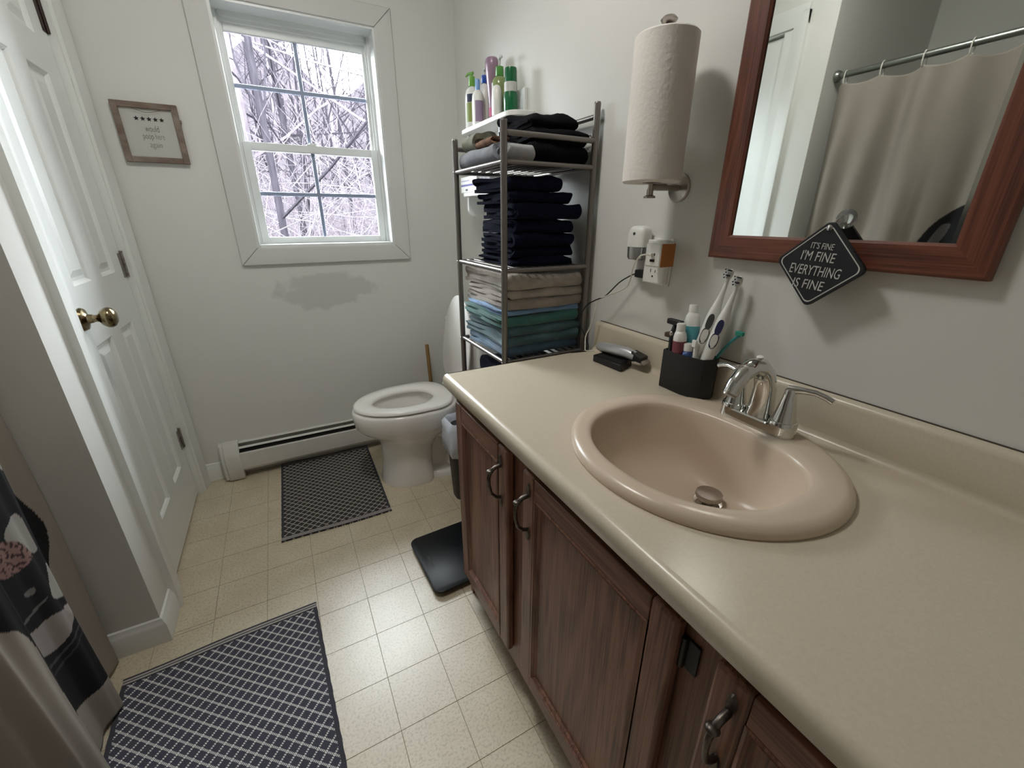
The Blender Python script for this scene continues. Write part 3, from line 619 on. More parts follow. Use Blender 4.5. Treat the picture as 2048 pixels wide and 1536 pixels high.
# hanging diamond sign on a suction cup
sgx, sgy, sgz, sgr = 0.868, 0.432, 1.146, 0.0775
sign = thing('hanging_sign', (sgx, sgy, sgz-sgr), "black diamond sign reading IT'S FINE I'M FINE EVERYTHING IS FINE hanging at the mirror", 'sign')
def diamond(r, x, rc=0.010, n=4):
    P_ = []
    for k in range(4):
        a = math.pi/2*k; c = (math.cos(a)*(r-rc*1.414), math.sin(a)*(r-rc*1.414))
        for i in range(n+1):
            b = a - math.pi/4 + math.pi/2*i/n; P_.append((x, sgy - (c[0]+rc*math.cos(b)), sgz + c[1]+rc*math.sin(b)))
    return P_
RS = Matrix.Translation((sgx, sgy, sgz)) @ Matrix.Rotation(math.radians(3.0), 4, 'X') @ Matrix.Translation((-sgx, -sgy, -sgz))
MB().loft([diamond(sgr, sgx+0.006), diamond(sgr, sgx-0.001), diamond(sgr-0.0015, sgx-0.002)]).xform(RS).build('board', M['sign_black'], sign, ang=30)
b_ = MB(); A_, B_ = diamond(sgr-0.006, sgx-0.0026), diamond(sgr-0.0085, sgx-0.0026); n_ = len(A_)
b_.add(A_+B_, [(i, (i+1) % n_, n_+(i+1) % n_, n_+i) for i in range(n_)]); b_.xform(RS).build('border_line', M['sign_line'], sign, smooth=False)
for txt, dz, dy, w, hgt in (("IT'S FINE", 0.033, -0.001, 0.0385, 0.0135), ("I'M FINE", 0.0150, 0.001, 0.058, 0.0215), ("EVERYTHING", -0.0105, 0.0, 0.088, 0.0225), ("IS FINE", -0.0355, 0.004, 0.055, 0.0215)):
    text_mb(txt, hgt*1.12, width=w, weight=0.0, extrude=0.0002, shear=0.10).xform(RS @ on_right_wall(sgx-0.0027, sgy+dy+0.003, sgz+dz)).build('lettering', M['sign_line'], sign, smooth=False)
MB().lathe([(0.0025, 0.0), (0.0045, 0.0005), (0.005, 0.002), (0.001, 0.003)], (sgx-0.0015, sgy-0.0035, sgz+sgr-0.0135), 14, (-1, 0, 0)).build('rivet', M['chrome'], sign)
MB().lathe([(0.0165, 0.0), (0.016, 0.0015), (0.010, 0.005), (0.006, 0.008), (0.0055, 0.013), (0.001, 0.0135)], (xa+0.0065, sgy-0.012, sgz+sgr+0.001), 20, (-1, 0, 0)).build('suction_cup', M['clear'], sign)
MB().tube([(sgx-0.001, sgy-0.004, sgz+sgr-0.014), (sgx+0.004, sgy-0.006, sgz+sgr-0.004), (sgx+0.007, sgy-0.010, sgz+sgr+0.002)], 0.0016, 6).build('hook', M['chrome'], sign)

# ------------------------------------------------------------------ paper towel holder and roll
px, py, pz = 0.800, 0.802, 1.283
ph = thing('paper_towel_holder', (px, py, pz-0.01), 'brushed nickel wall-mounted paper towel holder', 'towel holder')
MB().lathe([(0.033, 0.0), (0.033, 0.003), (0.030, 0.006), (0.012, 0.008), (0.001, 0.009)], (XR-0.0003, py+0.012, pz+0.012), 28, (-1, 0, 0)).build('wall_flange', M['nickel'], ph)
MB().tube([(XR-0.006, py+0.012, pz+0.012), (XR-0.03, py+0.012, pz+0.012), (px+0.03, py+0.004, pz+0.010), (px, py, pz+0.010)], 0.0075, 12).build('arm', M['nickel'], ph)
MB().tube([(px, py, pz-0.004), (px, py, pz+0.318)], 0.0055, 12).build('rod', M['nickel'], ph)
MB().lathe([(0.0135, 0), (0.0135, 0.004), (0.0075, 0.007), (0.0075, 0.020)], (px, py, pz-0.014), 18).build('foot', M['nickel'], ph)
MB().lathe([(0.005, 0.0), (0.0065, 0.008), (0.0155, 0.013), (0.0175, 0.017), (0.013, 0.022), (0.001, 0.0240)], (px, py, pz+0.308), 18).build('finial', M['nickel'], ph)
prr = 0.066; roll = thing('paper_towel_roll', (px, py, pz+0.018), 'white paper towel roll on the wall holder', 'paper towels')
nn = 40
def pring(r, z, seam=0.0): return [(px + r*math.cos(2*math.pi*k/nn), py + r*math.sin(2*math.pi*k/nn), z) for k in range(nn)]
z0_, z1_ = pz+0.019, pz+0.298
MB().loft([pring(0.021, z0_), pring(prr-0.003, z0_), pring(prr, z0_+0.003)] + [pring(prr*(1+0.004*math.sin(i*2.1)), z0_+0.003+(z1_-z0_-0.006)*i/10) for i in range(1, 10)] + [pring(prr, z1_-0.003), pring(prr-0.003, z1_), pring(0.021, z1_), pring(0.0205, z1_-0.001), pring(0.0205, z0_+0.001), pring(0.021, z0_)], False, False).build('paper', M['paper'], roll)
MB().loft([pring(0.0203, z0_+0.002), pring(0.0203, z1_-0.002), pring(0.0190, z1_-0.002), pring(0.0190, z0_+0.002), pring(0.0203, z0_+0.002)], False, False).build('core', M['barn'], roll)
# ------------------------------------------------------------------ outlet with plug-ins
out = thing('outlet', (XR, 0.842, 1.06), 'white wall outlet with a boxy tap fitted over it', 'outlet')
MB().box(XR-0.005, XR-0.0003, 0.805, 0.882, 1.055, 1.177).build('cover_plate', M['white'], out, bevel=0.002)
MB().box(0.884, XR-0.005, 0.808, 0.879, 1.060, 1.172).build('tap_body', M['white'], out, bevel=0.003)
for zc in (1.085,):
    for (dy, hh_) in ((0.008, 0.009), (-0.008, 0.007)): MB().box(0.8836, 0.8846, 0.8435+dy-0.001, 0.8435+dy+0.001, zc+0.004, zc+0.004+hh_).build('slot', M['dark'], out, smooth=False)
    MB().lathe([(0.0028, 0), (0.0028, 0.0009)], (0.8846, 0.8435, zc-0.006), 12, (-1, 0, 0)).build('slot', M['dark'], out, smooth=False)
ch = thing('usb_charger', (0.86, 0.80, 1.108), 'white cube charger with an orange side plugged into the outlet', 'charger')
MB().box(0.836, 0.8835, 0.779, 0.830, 1.109, 1.167).build('body', M['white'], ch, bevel=0.004)
MB().box(0.838, 0.8835, 0.7765, 0.7788, 1.110, 1.166).build('side_cover', M['orange'], ch, bevel=0.001)
MB().box(0.8352, 0.8362, 0.797, 0.812, 1.137, 1.143).build('port', M['dark'], ch, smooth=False)
MB().box(0.8352, 0.8362, 0.797, 0.812, 1.122, 1.128).build('port', M['dark'], ch, smooth=False)
nl = thing('night_light', (0.885, 0.912, 1.12), 'white plug-in night light with a clear rounded shade beside the outlet', 'night light')
def rr_sec(z, s_, top_=False): return [(0.884 + 0.022*s_*math.copysign(abs(math.cos(t))**0.6, math.cos(t)), 0.905 + 0.033*s_*math.copysign(abs(math.sin(t))**0.6, math.sin(t)), z) for t in [2*math.pi*k/24 for k in range(24)]]
MB().loft([rr_sec(1.152, 1.0), rr_sec(1.185, 0.98), rr_sec(1.197, 0.88), rr_sec(1.204, 0.66), rr_sec(1.206, 0.3)]).build('housing', M['white'], nl, ang=60)
MB().loft([rr_sec(1.118, 0.80), rr_sec(1.124, 0.92), rr_sec(1.151, 0.96)]).build('shade', M['clear'], nl, ang=60)
MB().lathe([(0.004, 0), (0.004, 0.001), (0.001, 0.0015)], (0.8625, 0.905, 1.186), 12, (-1, 0, 0)).build('sensor', M['ink_grey'], nl)
pg = thing('black_power_cord', (0.89, 0.92, 1.07), 'black power cord running from the outlet down to the counter', 'cord')
MB().box(0.884, 0.905, 0.8795, 0.912, 1.069, 1.090).build('plug', M['cord_black'], pg, bevel=0.003)
def smooth_path(pts, n=6):
    pts = [Vector(p) for p in pts]; out_ = []
    for i in range(len(pts)-1):
        p0, p1, p2, p3 = pts[max(i-1, 0)], pts[i], pts[i+1], pts[min(i+2, len(pts)-1)]
        for k in range(n):
            t = k/n; out_.append(0.5*((2*p1) + (p2-p0)*t + (2*p0-5*p1+4*p2-p3)*t*t + (3*p1-p0-3*p2+p3)*t**3))
    return out_ + [pts[-1]]
MB().tube(smooth_path([(0.894, 0.910, 1.080), (0.888, 0.935, 1.068), (0.878, 0.965, 1.046), (0.872, 1.010, 1.003), (0.865, 1.045, 0.985), (0.862, 1.085, 0.962), (0.855, 1.108, 0.925), (0.852, 1.104, 0.895), (0.855, 1.088, 0.872), (0.858, 1.066, 0.845), (0.850, 1.052, 0.8185), (0.820, 1.056, 0.8170), (0.790, 1.062, 0.8170)]), 0.0019, 6).build('wire', M['cord_black'], pg)
wc = thing('white_charging_cable', (0.87, 0.95, 1.0), 'thin white charging cable looping from the charger to the counter', 'cable')
MB().box(0.824, 0.8358, 0.799, 0.810, 1.1365, 1.1435).build('plug', M['white'], wc, bevel=0.001)
MB().tube(smooth_path([(0.826, 0.8045, 1.140), (0.812, 0.822, 1.136), (0.820, 0.850, 1.108), (0.845, 0.885, 1.065), (0.862, 0.920, 1.038), (0.868, 1.000, 1.004), (0.868, 1.040, 0.985), (0.866, 1.050, 0.945), (0.866, 1.062, 0.900), (0.858, 1.076, 0.864), (0.846, 1.062, 0.832), (0.842, 1.052, 0.8185), (0.860, 1.046, 0.8170), (0.868, 1.040, 0.8172)]), 0.0019, 6).build('wire', M['cord_white'], wc)

# ------------------------------------------------------------------ toilet
TY = 1.872
toi = thing('toilet', (0.50, TY, 0), 'white porcelain toilet with its seat down and lid raised', 'toilet')
def egg(xf, xb, hw, z, n=48, xc=None, pb=2.6, yc=TY):
    xc = xc if xc is not None else xb - hw*0.95
    L = []
    for k in range(n):
        t = 2*math.pi*k/n; c, s = math.cos(t), math.sin(t)
        if c < 0: L.append((xc + (xc-xf)*c, yc + hw*math.copysign(abs(s)**(2/2.05), s), z))
        else: L.append((xc + (xb-xc)*abs(c)**(2/pb), yc + hw*math.copysign(abs(s)**(2/2.05), s), z))
    return L
body = MB(); zr = 0.400
body.loft([egg(0.272, 0.520, 0.132, 0.0, xc=0.42, pb=5), egg(0.270, 0.520, 0.134, 0.012, xc=0.42, pb=5), egg(0.278, 0.520, 0.129, 0.05, xc=0.42, pb=5), egg(0.286, 0.520, 0.124, 0.12, xc=0.42, pb=5), egg(0.287, 0.530, 0.123, 0.19, xc=0.43, pb=4),
           egg(0.279, 0.560, 0.127, 0.232, xc=0.45, pb=3.5), egg(0.248, 0.620, 0.146, 0.264, xc=0.46, pb=3), egg(0.205, 0.655, 0.170, 0.290, xc=0.46, pb=3), egg(0.182, 0.670, 0.180, 0.315, xc=0.46, pb=3), egg(0.176, 0.675, 0.183, 0.36, xc=0.46, pb=3),
           egg(0.174, 0.675, 0.184, 0.388, xc=0.46, pb=3), egg(0.180, 0.672, 0.180, zr-0.003, xc=0.46, pb=3), egg(0.190, 0.665, 0.172, zr, xc=0.46, pb=3),
           egg(0.255, 0.600, 0.120, zr, xc=0.44, pb=2.4), egg(0.262, 0.595, 0.113, zr-0.01, xc=0.44, pb=2.4), egg(0.258, 0.590, 0.112, zr-0.05, xc=0.44, pb=2.4), egg(0.285, 0.570, 0.095, zr-0.11, xc=0.44, pb=2.2), egg(0.340, 0.540, 0.065, zr-0.16, xc=0.44, pb=2.0), egg(0.40, 0.50, 0.035, zr-0.19, xc=0.45, pb=2)], cap0=True, cap1=True)
body.build('bowl', M['porcelain'], toi, ang=60)
rear = MB(); rear.loft([egg(0.44, 0.740, 0.120, 0.0, xc=0.60, pb=6), egg(0.44, 0.740, 0.120, 0.018, xc=0.60, pb=6), egg(0.45, 0.735, 0.112, 0.030, xc=0.60, pb=6), egg(0.46, 0.70, 0.058, 0.045, xc=0.60, pb=6), egg(0.46, 0.70, 0.050, 0.20, xc=0.60, pb=6), egg(0.54, 0.76, 0.080, 0.27, xc=0.66, pb=6), egg(0.62, 0.83, 0.120, 0.33, xc=0.70, pb=6), egg(0.63, 0.88, 0.150, 0.372, xc=0.72, pb=6), egg(0.63, 0.885, 0.155, 0.385, xc=0.72, pb=6)])
rear.build('pedestal', M['porcelain'], toi, ang=60)
tr = smooth_path([(0.50, TY-0.066, 0.275), (0.55, TY-0.076, 0.262), (0.61, TY-0.080, 0.225), (0.645, TY-0.080, 0.165), (0.640, TY-0.076, 0.10), (0.61, TY-0.070, 0.05)], 4)
MB().tube(tr, 0.042, 14).build('trapway', M['porcelain'], toi, ang=60)
MB().ellipsoid((0.60, TY-0.104, 0.026), 0.014, 0.014, 0.016, 14, 8).build('bolt_cap', M['white'], toi)
st = MB(); zs = 0.404
st.loft([egg(0.196, 0.640, 0.166, zs, xc=0.45, pb=4), egg(0.184, 0.646, 0.176, zs+0.006, xc=0.45, pb=4), egg(0.186, 0.646, 0.175, zs+0.014, xc=0.45, pb=4), egg(0.196, 0.640, 0.167, zs+0.0195, xc=0.45, pb=4), egg(0.236, 0.585, 0.128, zs+0.0215, xc=0.43, pb=2.6),
         egg(0.262, 0.562, 0.104, zs+0.0175, xc=0.43, pb=2.4), egg(0.270, 0.555, 0.098, zs+0.009, xc=0.43, pb=2.4), egg(0.268, 0.557, 0.100, zs, xc=0.43, pb=2.4), egg(0.196, 0.640, 0.166, zs, xc=0.45, pb=4)], False, False)
st.build('seat', M['seat'], toi, ang=60)
LM = Matrix.Translation((0.664, TY, zs+0.028)) @ Matrix.Rotation(math.radians(96.5), 4, 'Y') @ Matrix.Translation((-0.650, -TY, 0))
ld = MB(); ld.loft([egg(0.206, 0.640, 0.160, 0.0, xc=0.45, pb=4), egg(0.194, 0.646, 0.172, 0.006, xc=0.45, pb=4), egg(0.197, 0.645, 0.170, 0.013, xc=0.45, pb=4), egg(0.210, 0.638, 0.158, 0.018, xc=0.45, pb=4), egg(0.26, 0.60, 0.11, 0.0195, xc=0.45, pb=4)])
ld.xform(LM).build('lid', M['seat'], toi, ang=60)
for s_ in (-1, 1):
    MB().tube([(0.652, TY+s_*0.072-0.016, zs+0.018), (0.652, TY+s_*0.072+0.016, zs+0.018)], 0.011, 12).build('seat_hinge', M['seat'], toi)
def rbx(mb, x0, x1, y0, y1, zs_, r=0.03, n=5):
    def ring(ins, z):
        L = []
        for cx, cy, a0 in ((x1-ins-r, y1-ins-r, 0), (x0+ins+r, y1-ins-r, 90), (x0+ins+r, y0+ins+r, 180), (x1-ins-r, y0+ins+r, 270)):
            for i in range(n+1): a = math.radians(a0+90*i/n); L.append((cx+r*math.cos(a), cy+r*math.sin(a), z))
        return L
    mb.loft([ring(i, z) for i, z in zs_]); return mb
tank = rbx(MB(), 0.722, 0.903, TY-0.215, TY+0.215, [(0.03, 0.387), (0.012, 0.40), (0.006, 0.46), (0.0, 0.70), (0.0, 0.715)]).build('tank', M['porcelain'], toi, ang=50)
rbx(MB(), 0.714, 0.908, TY-0.223, TY+0.223, [(0.006, 0.716), (0.0, 0.722), (0.0, 0.742), (0.006, 0.750), (0.02, 0.752)]).build('tank_lid', M['porcelain'], toi, ang=50)
fh = MB().lathe([(0.012, 0), (0.012, 0.006), (0.006, 0.010), (0.001, 0.011)], (0.722, TY+0.155, 0.665), 16, (-1, 0, 0)).tube([(0.714, TY+0.155, 0.665), (0.710, TY+0.12, 0.662), (0.710, TY+0.085, 0.655)], [0.005, 0.005, 0.007], 10)
fh.build('flush_lever', M['chrome'], toi)
# plunger behind the toilet
pl = thing('plunger', (0.645, 2.155, 0), 'wooden-handled plunger standing between toilet and window wall', 'plunger')
MB().tube([(0.650, 2.152, 0.10), (0.644, 2.168, 0.34), (0.640, 2.182, 0.575)], [0.0105, 0.0105, 0.010], 12).build('handle', M['wood_stick'], pl)
MB().lathe([(0.060, 0.0), (0.062, 0.010), (0.055, 0.045), (0.035, 0.078), (0.018, 0.090), (0.016, 0.125), (0.001, 0.126)], (0.650, 2.150, 0.0), 24).build('rubber_cup', M['black'], pl)
# waste bin with bag
bn = thing('waste_bin', (0.60, 1.575, 0), 'small black waste bin lined with a translucent white bag beside the toilet', 'waste bin')
rbx(MB(), 0.525, 0.700, 1.512, 1.642, [(0.02, 0.0), (0.018, 0.006), (0.004, 0.36), (0.0, 0.372)], r=0.035).build('bin_body', M['black'], bn, ang=50)
bg = MB(); ringz = [(0.004, 0.225), (-0.010, 0.255), (-0.013, 0.31), (-0.009, 0.36), (-0.006, 0.390), (0.004, 0.402), (0.016, 0.385), (0.022, 0.30)]
rbx(bg, 0.525, 0.700, 1.512, 1.642, ringz, r=0.035, n=8)
for i, p in enumerate(bg.v):
    p += Vector((mnoise.noise(p*28), mnoise.noise(p*28+Vector((7,0,0))), mnoise.noise(p*22+Vector((0,9,0)))*1.4)) * 0.009
bg.f = bg.f[:-2]
bg.build('bag', M['bag'], bn, ang=70)

# ------------------------------------------------------------------ baseboard heater
ht = thing('baseboard_heater', (0.2, 2.24, 0), 'cream baseboard heater along the floor under the window', 'heater')
hx0, hx1 = -0.335, XR-0.004
MB().box(hx0, hx1, YB-0.0025, YB-0.0005, 0.012, 0.186).build('back_plate', M['heater'], ht, smooth=False)
hp = [(YB-0.006, 0.186), (YB-0.016, 0.186), (YB-0.024, 0.181), (YB-0.024, 0.1795), (YB-0.016, 0.1842), (YB-0.006, 0.1842)]
MB().loft([[(hx0, y, z) for y, z in hp], [(hx1, y, z) for y, z in hp]]).build('hood', M['heater'], ht, ang=20)
dp = [(YB-0.034, 0.1660), (YB-0.043, 0.1590), (YB-0.0438, 0.1602), (YB-0.0348, 0.1675)]
MB().loft([[(hx0, y, z) for y, z in dp], [(hx1, y, z) for y, z in dp]]).build('damper', M['heater'], ht, ang=20)
fp = [(YB-0.063, 0.147), (YB-0.067, 0.141), (YB-0.068, 0.135), (YB-0.068, 0.060), (YB-0.062, 0.047), (YB-0.060, 0.048), (YB-0.066, 0.062), (YB-0.066, 0.134), (YB-0.065, 0.139), (YB-0.062, 0.146)]
MB().loft([[(hx0, y, z) for y, z in fp], [(hx1, y, z) for y, z in fp]]).build('front_panel', M['heater'], ht, ang=20)
MB().box(hx0, hx1, YB-0.0615, YB-0.003, 0.070, 0.146).build('slot_shade', M['dark'], ht, smooth=False)  # solid near-black block, painted-in shade for the slots behind the front panel
cp = [(YB-0.0005, 0.004), (YB-0.066, 0.004), (YB-0.072, 0.012), (YB-0.072, 0.128), (YB-0.060, 0.150), (YB-0.034, 0.190), (YB-0.0005, 0.193)]
cpm = MB().loft([[(-0.400, y, z) for y, z in cp], [(hx0+0.001, y, z) for y, z in cp]]); cpm.build('end_cap', M['heater'], ht, bevel=0.003)
cq = [(YB-0.0005, 0.006), (YB-0.058, 0.006), (YB-0.064, 0.014), (YB-0.064, 0.126), (YB-0.056, 0.146), (YB-0.034, 0.186), (YB-0.0005, 0.189)]
MB().loft([[(-0.418, y*0.85+YB*0.15, z) for y, z in cq], [(-0.412, y, z) for y, z in cq], [(-0.3998, y, z) for y, z in cq]]).build('end_cap', M['heater'], ht, ang=30)

# ------------------------------------------------------------------ star sign on the window wall
fx0, fx1, fz0, fz1, fw = -0.441, -0.243, 1.4215, 1.6215, 0.0195
fs = thing('framed_sign', ((fx0+fx1)/2, YB, fz0), 'square framed sign with five black stars reading would poop here again', 'sign')
for (a, b, c, d) in ((fx0, fx0+fw, fz0, fz1), (fx1-fw, fx1, fz0, fz1), (fx0+fw, fx1-fw, fz0, fz0+fw), (fx0+fw, fx1-fw, fz1-fw, fz1)):
    MB().box(a, b, YB-0.018, YB-0.001, c, d).build('frame_slat', M['barn'], fs, bevel=0.0015)
MB().box(fx0+fw-0.002, fx1-fw+0.002, YB-0.009, YB-0.003, fz0+fw-0.002, fz1-fw+0.002).build('board', M['sign_white'], fs, smooth=False)
for k in range(5):
    cx, cz, r_ = -0.376 + 0.0190*k, 1.5690 - 0.0002*k, 0.0088
    P_ = [(cx + (r_ if i % 2 == 0 else r_*0.45)*math.sin(math.pi*i/5), cz + (r_ if i % 2 == 0 else r_*0.45)*math.cos(math.pi*i/5)) for i in range(10)]
    st_ = MB(); st_.add([(cx, YB-0.0098, cz)] + [(x, YB-0.0098, z) for x, z in P_], [(0, i+1, (i+1) % 10 + 1) for i in range(10)]); st_.build('star', M['ink'], fs, smooth=False)
for txt, z, w, s_ in (('would', 1.5375, 0.042, 0.032), ('poop here', 1.509, 0.066, 0.030), ('again', 1.4800, 0.036, 0.028)):
    text_mb(txt, s_, width=w, weight=-0.0005, extrude=0.0001).xform(on_back_wall(-0.337, YB-0.0094, z)).build('lettering', M['ink_grey'], fs, smooth=False)
tw_ = smooth_path([(-0.395, YB-0.0175, 1.606), (-0.365, YB-0.0185, 1.594), (-0.338, YB-0.0188, 1.589), (-0.310, YB-0.0185, 1.594), (-0.285, YB-0.0175, 1.604)], 5)
MB().tube(tw_, 0.0009, 5).build('twine', M['barn'], fs)
MB().box(fx1-0.001, fx1+0.005, YB-0.014, YB-0.004, 1.562, 1.574).build('twine_knot', M['barn'], fs, bevel=0.002)

# ------------------------------------------------------------------ rugs, scale
def rug(name, label, cx, cy, W, L, rot, m, stripes, seed, curl=None):
    r = thing(name, (cx, cy, 0.0), label, 'rug'); rg = random.Random(seed)
    def z(u, v): 
        q = 0.0055 + 0.0012*math.sin(u*9+seed)*math.sin(v*7)
        if curl: q += curl(u, v)
        return q
    def pt(u, v, dz=0): 
        ex = 0.0007*math.sin(v*110+seed) * (1 if u > 0.5 else -1) * (abs(u-0.5)*2)**8
        return (cx + (u-.5)*W + ex, cy + (v-.5)*L + 0.003*math.sin(u*6+seed)*(abs(v-.5)*2)**6, max(0.0012, z(u, v)+dz))
    nu, nv = 36, 60; T_ = MB().grid(lambda u, v: pt(u, v), nu, nv); B_ = MB().grid(lambda u, v: tuple(list(pt(u, v)[:2]) + [0.0004]), nu, nv)
    mb = MB(); mb.add(T_.v, T_.f); n0 = len(T_.v); mb.add(B_.v, [tuple(reversed(f)) for f in B_.f])
    edge = [i for i in range(nu+1)] + [(j)*(nu+1)+nu for j in range(1, nv+1)] + [nv*(nu+1)+i for i in range(nu-1, -1, -1)] + [j*(nu+1) for j in range(nv-1, 0, -1)]
    mb.f += [(edge[i], edge[(i+1) % len(edge)], n0+edge[(i+1) % len(edge)], n0+edge[i]) for i in range(len(edge))]
    mb.build('field', m, r, ang=60)
    for v0, v1, mm in stripes:
        MB().grid(lambda u, v: pt(0.001+0.998*u, v0+(v1-v0)*v, 0.0010), 36, 3).build('border_stripe', mm, r, ang=60)
    for u0, u1 in ((0.0, 0.022), (0.978, 1.0)):
        MB().grid(lambda u, v: pt(u0+(u1-u0)*u, 0.02+0.96*v, 0.0008), 2, 60).build('selvedge', M['rug_edge'], r, ang=60)
    r.rotation_euler = (0, 0, rot); return r
rs, re = M['rug_stripe'], M['rug_edge']
def bands(L): 
    e = [(0.0, 0.006/L, re), (0.006/L, 0.012/L, rs), (0.012/L, 0.0155/L, re), (0.0155/L, 0.0215/L, rs), (0.0215/L, 0.026/L, re)]
    return e + [(1-b, 1-a, m) for a, b, m in e]
rug('bath_rug', 'dark lattice-weave rug on the floor in front of the toilet', 0.040, 1.935, 0.440, 0.645, math.radians(-1.0), M['rug_far'], bands(0.645), 1)
rug('bath_rug', 'larger charcoal and white lattice rug beside the shower curtain', -0.322, 0.820, 0.505, 0.83, math.radians(2.6), M['rug_near'], bands(0.83), 4)
sc = thing('bathroom_scale', (0.43, 1.225, 0), 'black glass bathroom scale on the floor beside the vanity', 'scale')
Ms = Matrix.Translation((0.4225, 1.218, 0)) @ Matrix.Rotation(math.radians(2.5), 4, 'Z')
rbx(MB(), -0.150, 0.150, -0.150, 0.150, [(0.004, 0.016), (0.0, 0.0185), (0.0, 0.0245), (0.0025, 0.026)], r=0.03, n=6).xform(Ms).build('glass_platform', M['black_gloss'], sc, ang=30)
for a in (-1, 1):
    for b in (-1, 1): MB().lathe([(0.017, 0.0), (0.018, 0.004), (0.016, 0.0165)], Ms @ Vector((a*0.105, b*0.105, 0)), 14).build('foot', M['black'], sc)
MB().box(-0.118, -0.112, -0.03, 0.03, 0.0261, 0.0263).xform(Ms).build('display_window', M['ink_grey'], sc, smooth=False)

# ------------------------------------------------------------------ metal rack
RX0, RX1, RY0, RY1 = 0.583, 0.888, 1.133, 1.487
rk = thing('metal_rack', ((RX0+RX1)/2, (RY0+RY1)/2, 0), 'grey metal tower rack of wire shelves between vanity and toilet', 'rack')
for (x, y, zt) in ((RX0, RY0, 1.462), (RX0, RY1, 1.462), (RX1, RY0, 1.532), (RX1, RY1, 1.532)):
    p_ = MB().tube([(x, y, 0.004), (x, y, zt)], 0.0098, 12).build('post', M['rack'], rk)
    MB().lathe([(0.0098, 0), (0.0088, 0.004), (0.001, 0.005)], (x, y, zt), 12).build('post_cap', M['rack'], p_)
    MB().lathe([(0.012, 0), (0.012, 0.008), (0.001, 0.009)], (x, y, 0.0), 12).build('foot', M['black'], p_)
    for zz in (0.793, 1.078, 1.367): MB().ellipsoid((x-0.0095, y, zz), 0.002, 0.003, 0.003, 8, 6).build('screw', M['chrome'], p_)
for y in (RY0, RY1): MB().tube([(RX0, y, 1.437), (RX1, y, 1.437)], 0.0075, 10).build('side_rail', M['rack'], rk)
MB().tube([(RX1, RY0, 1.500), (RX1, RY1, 1.500)], 0.0075, 10).build('back_rail', M['rack'], rk)
for y0 in (RY0+0.012, RY0+0.125, RY0+0.238):
    MB().tube([(RX1, y0, 1.375), (RX1, y0, 1.442), (RX1, y0+0.012, 1.455), (RX1, y0+0.090, 1.455), (RX1, y0+0.102, 1.442), (RX1, y0+0.102, 1.375)], 0.0022, 6).tube([(RX1, y0+0.051, 1.375), (RX1, y0+0.051, 1.455)], 0.0022, 6).build('wire_guard', M['rack'], rk)
SHELF_Z = [1.367, 1.078, 0.793, 0.50, 0.20]
for z in SHELF_Z:
    s_ = MB().tube([(RX0, RY0, z), (RX1, RY0, z)], 0.0070, 10).tube([(RX0, RY1, z), (RX1, RY1, z)], 0.0070, 10).tube([(RX0, RY0, z), (RX0, RY1, z)], 0.0070, 10).tube([(RX1, RY0, z), (RX1, RY1, z)], 0.0070, 10).build('shelf', M['rack'], rk)
    for k in range(1, 11):
        x = RX0 + (RX1-RX0)*k/11; MB().tube([(x, RY0, z+0.004), (x, RY1, z+0.004)], 0.0032, 8).build('wire', M['rack'], s_)

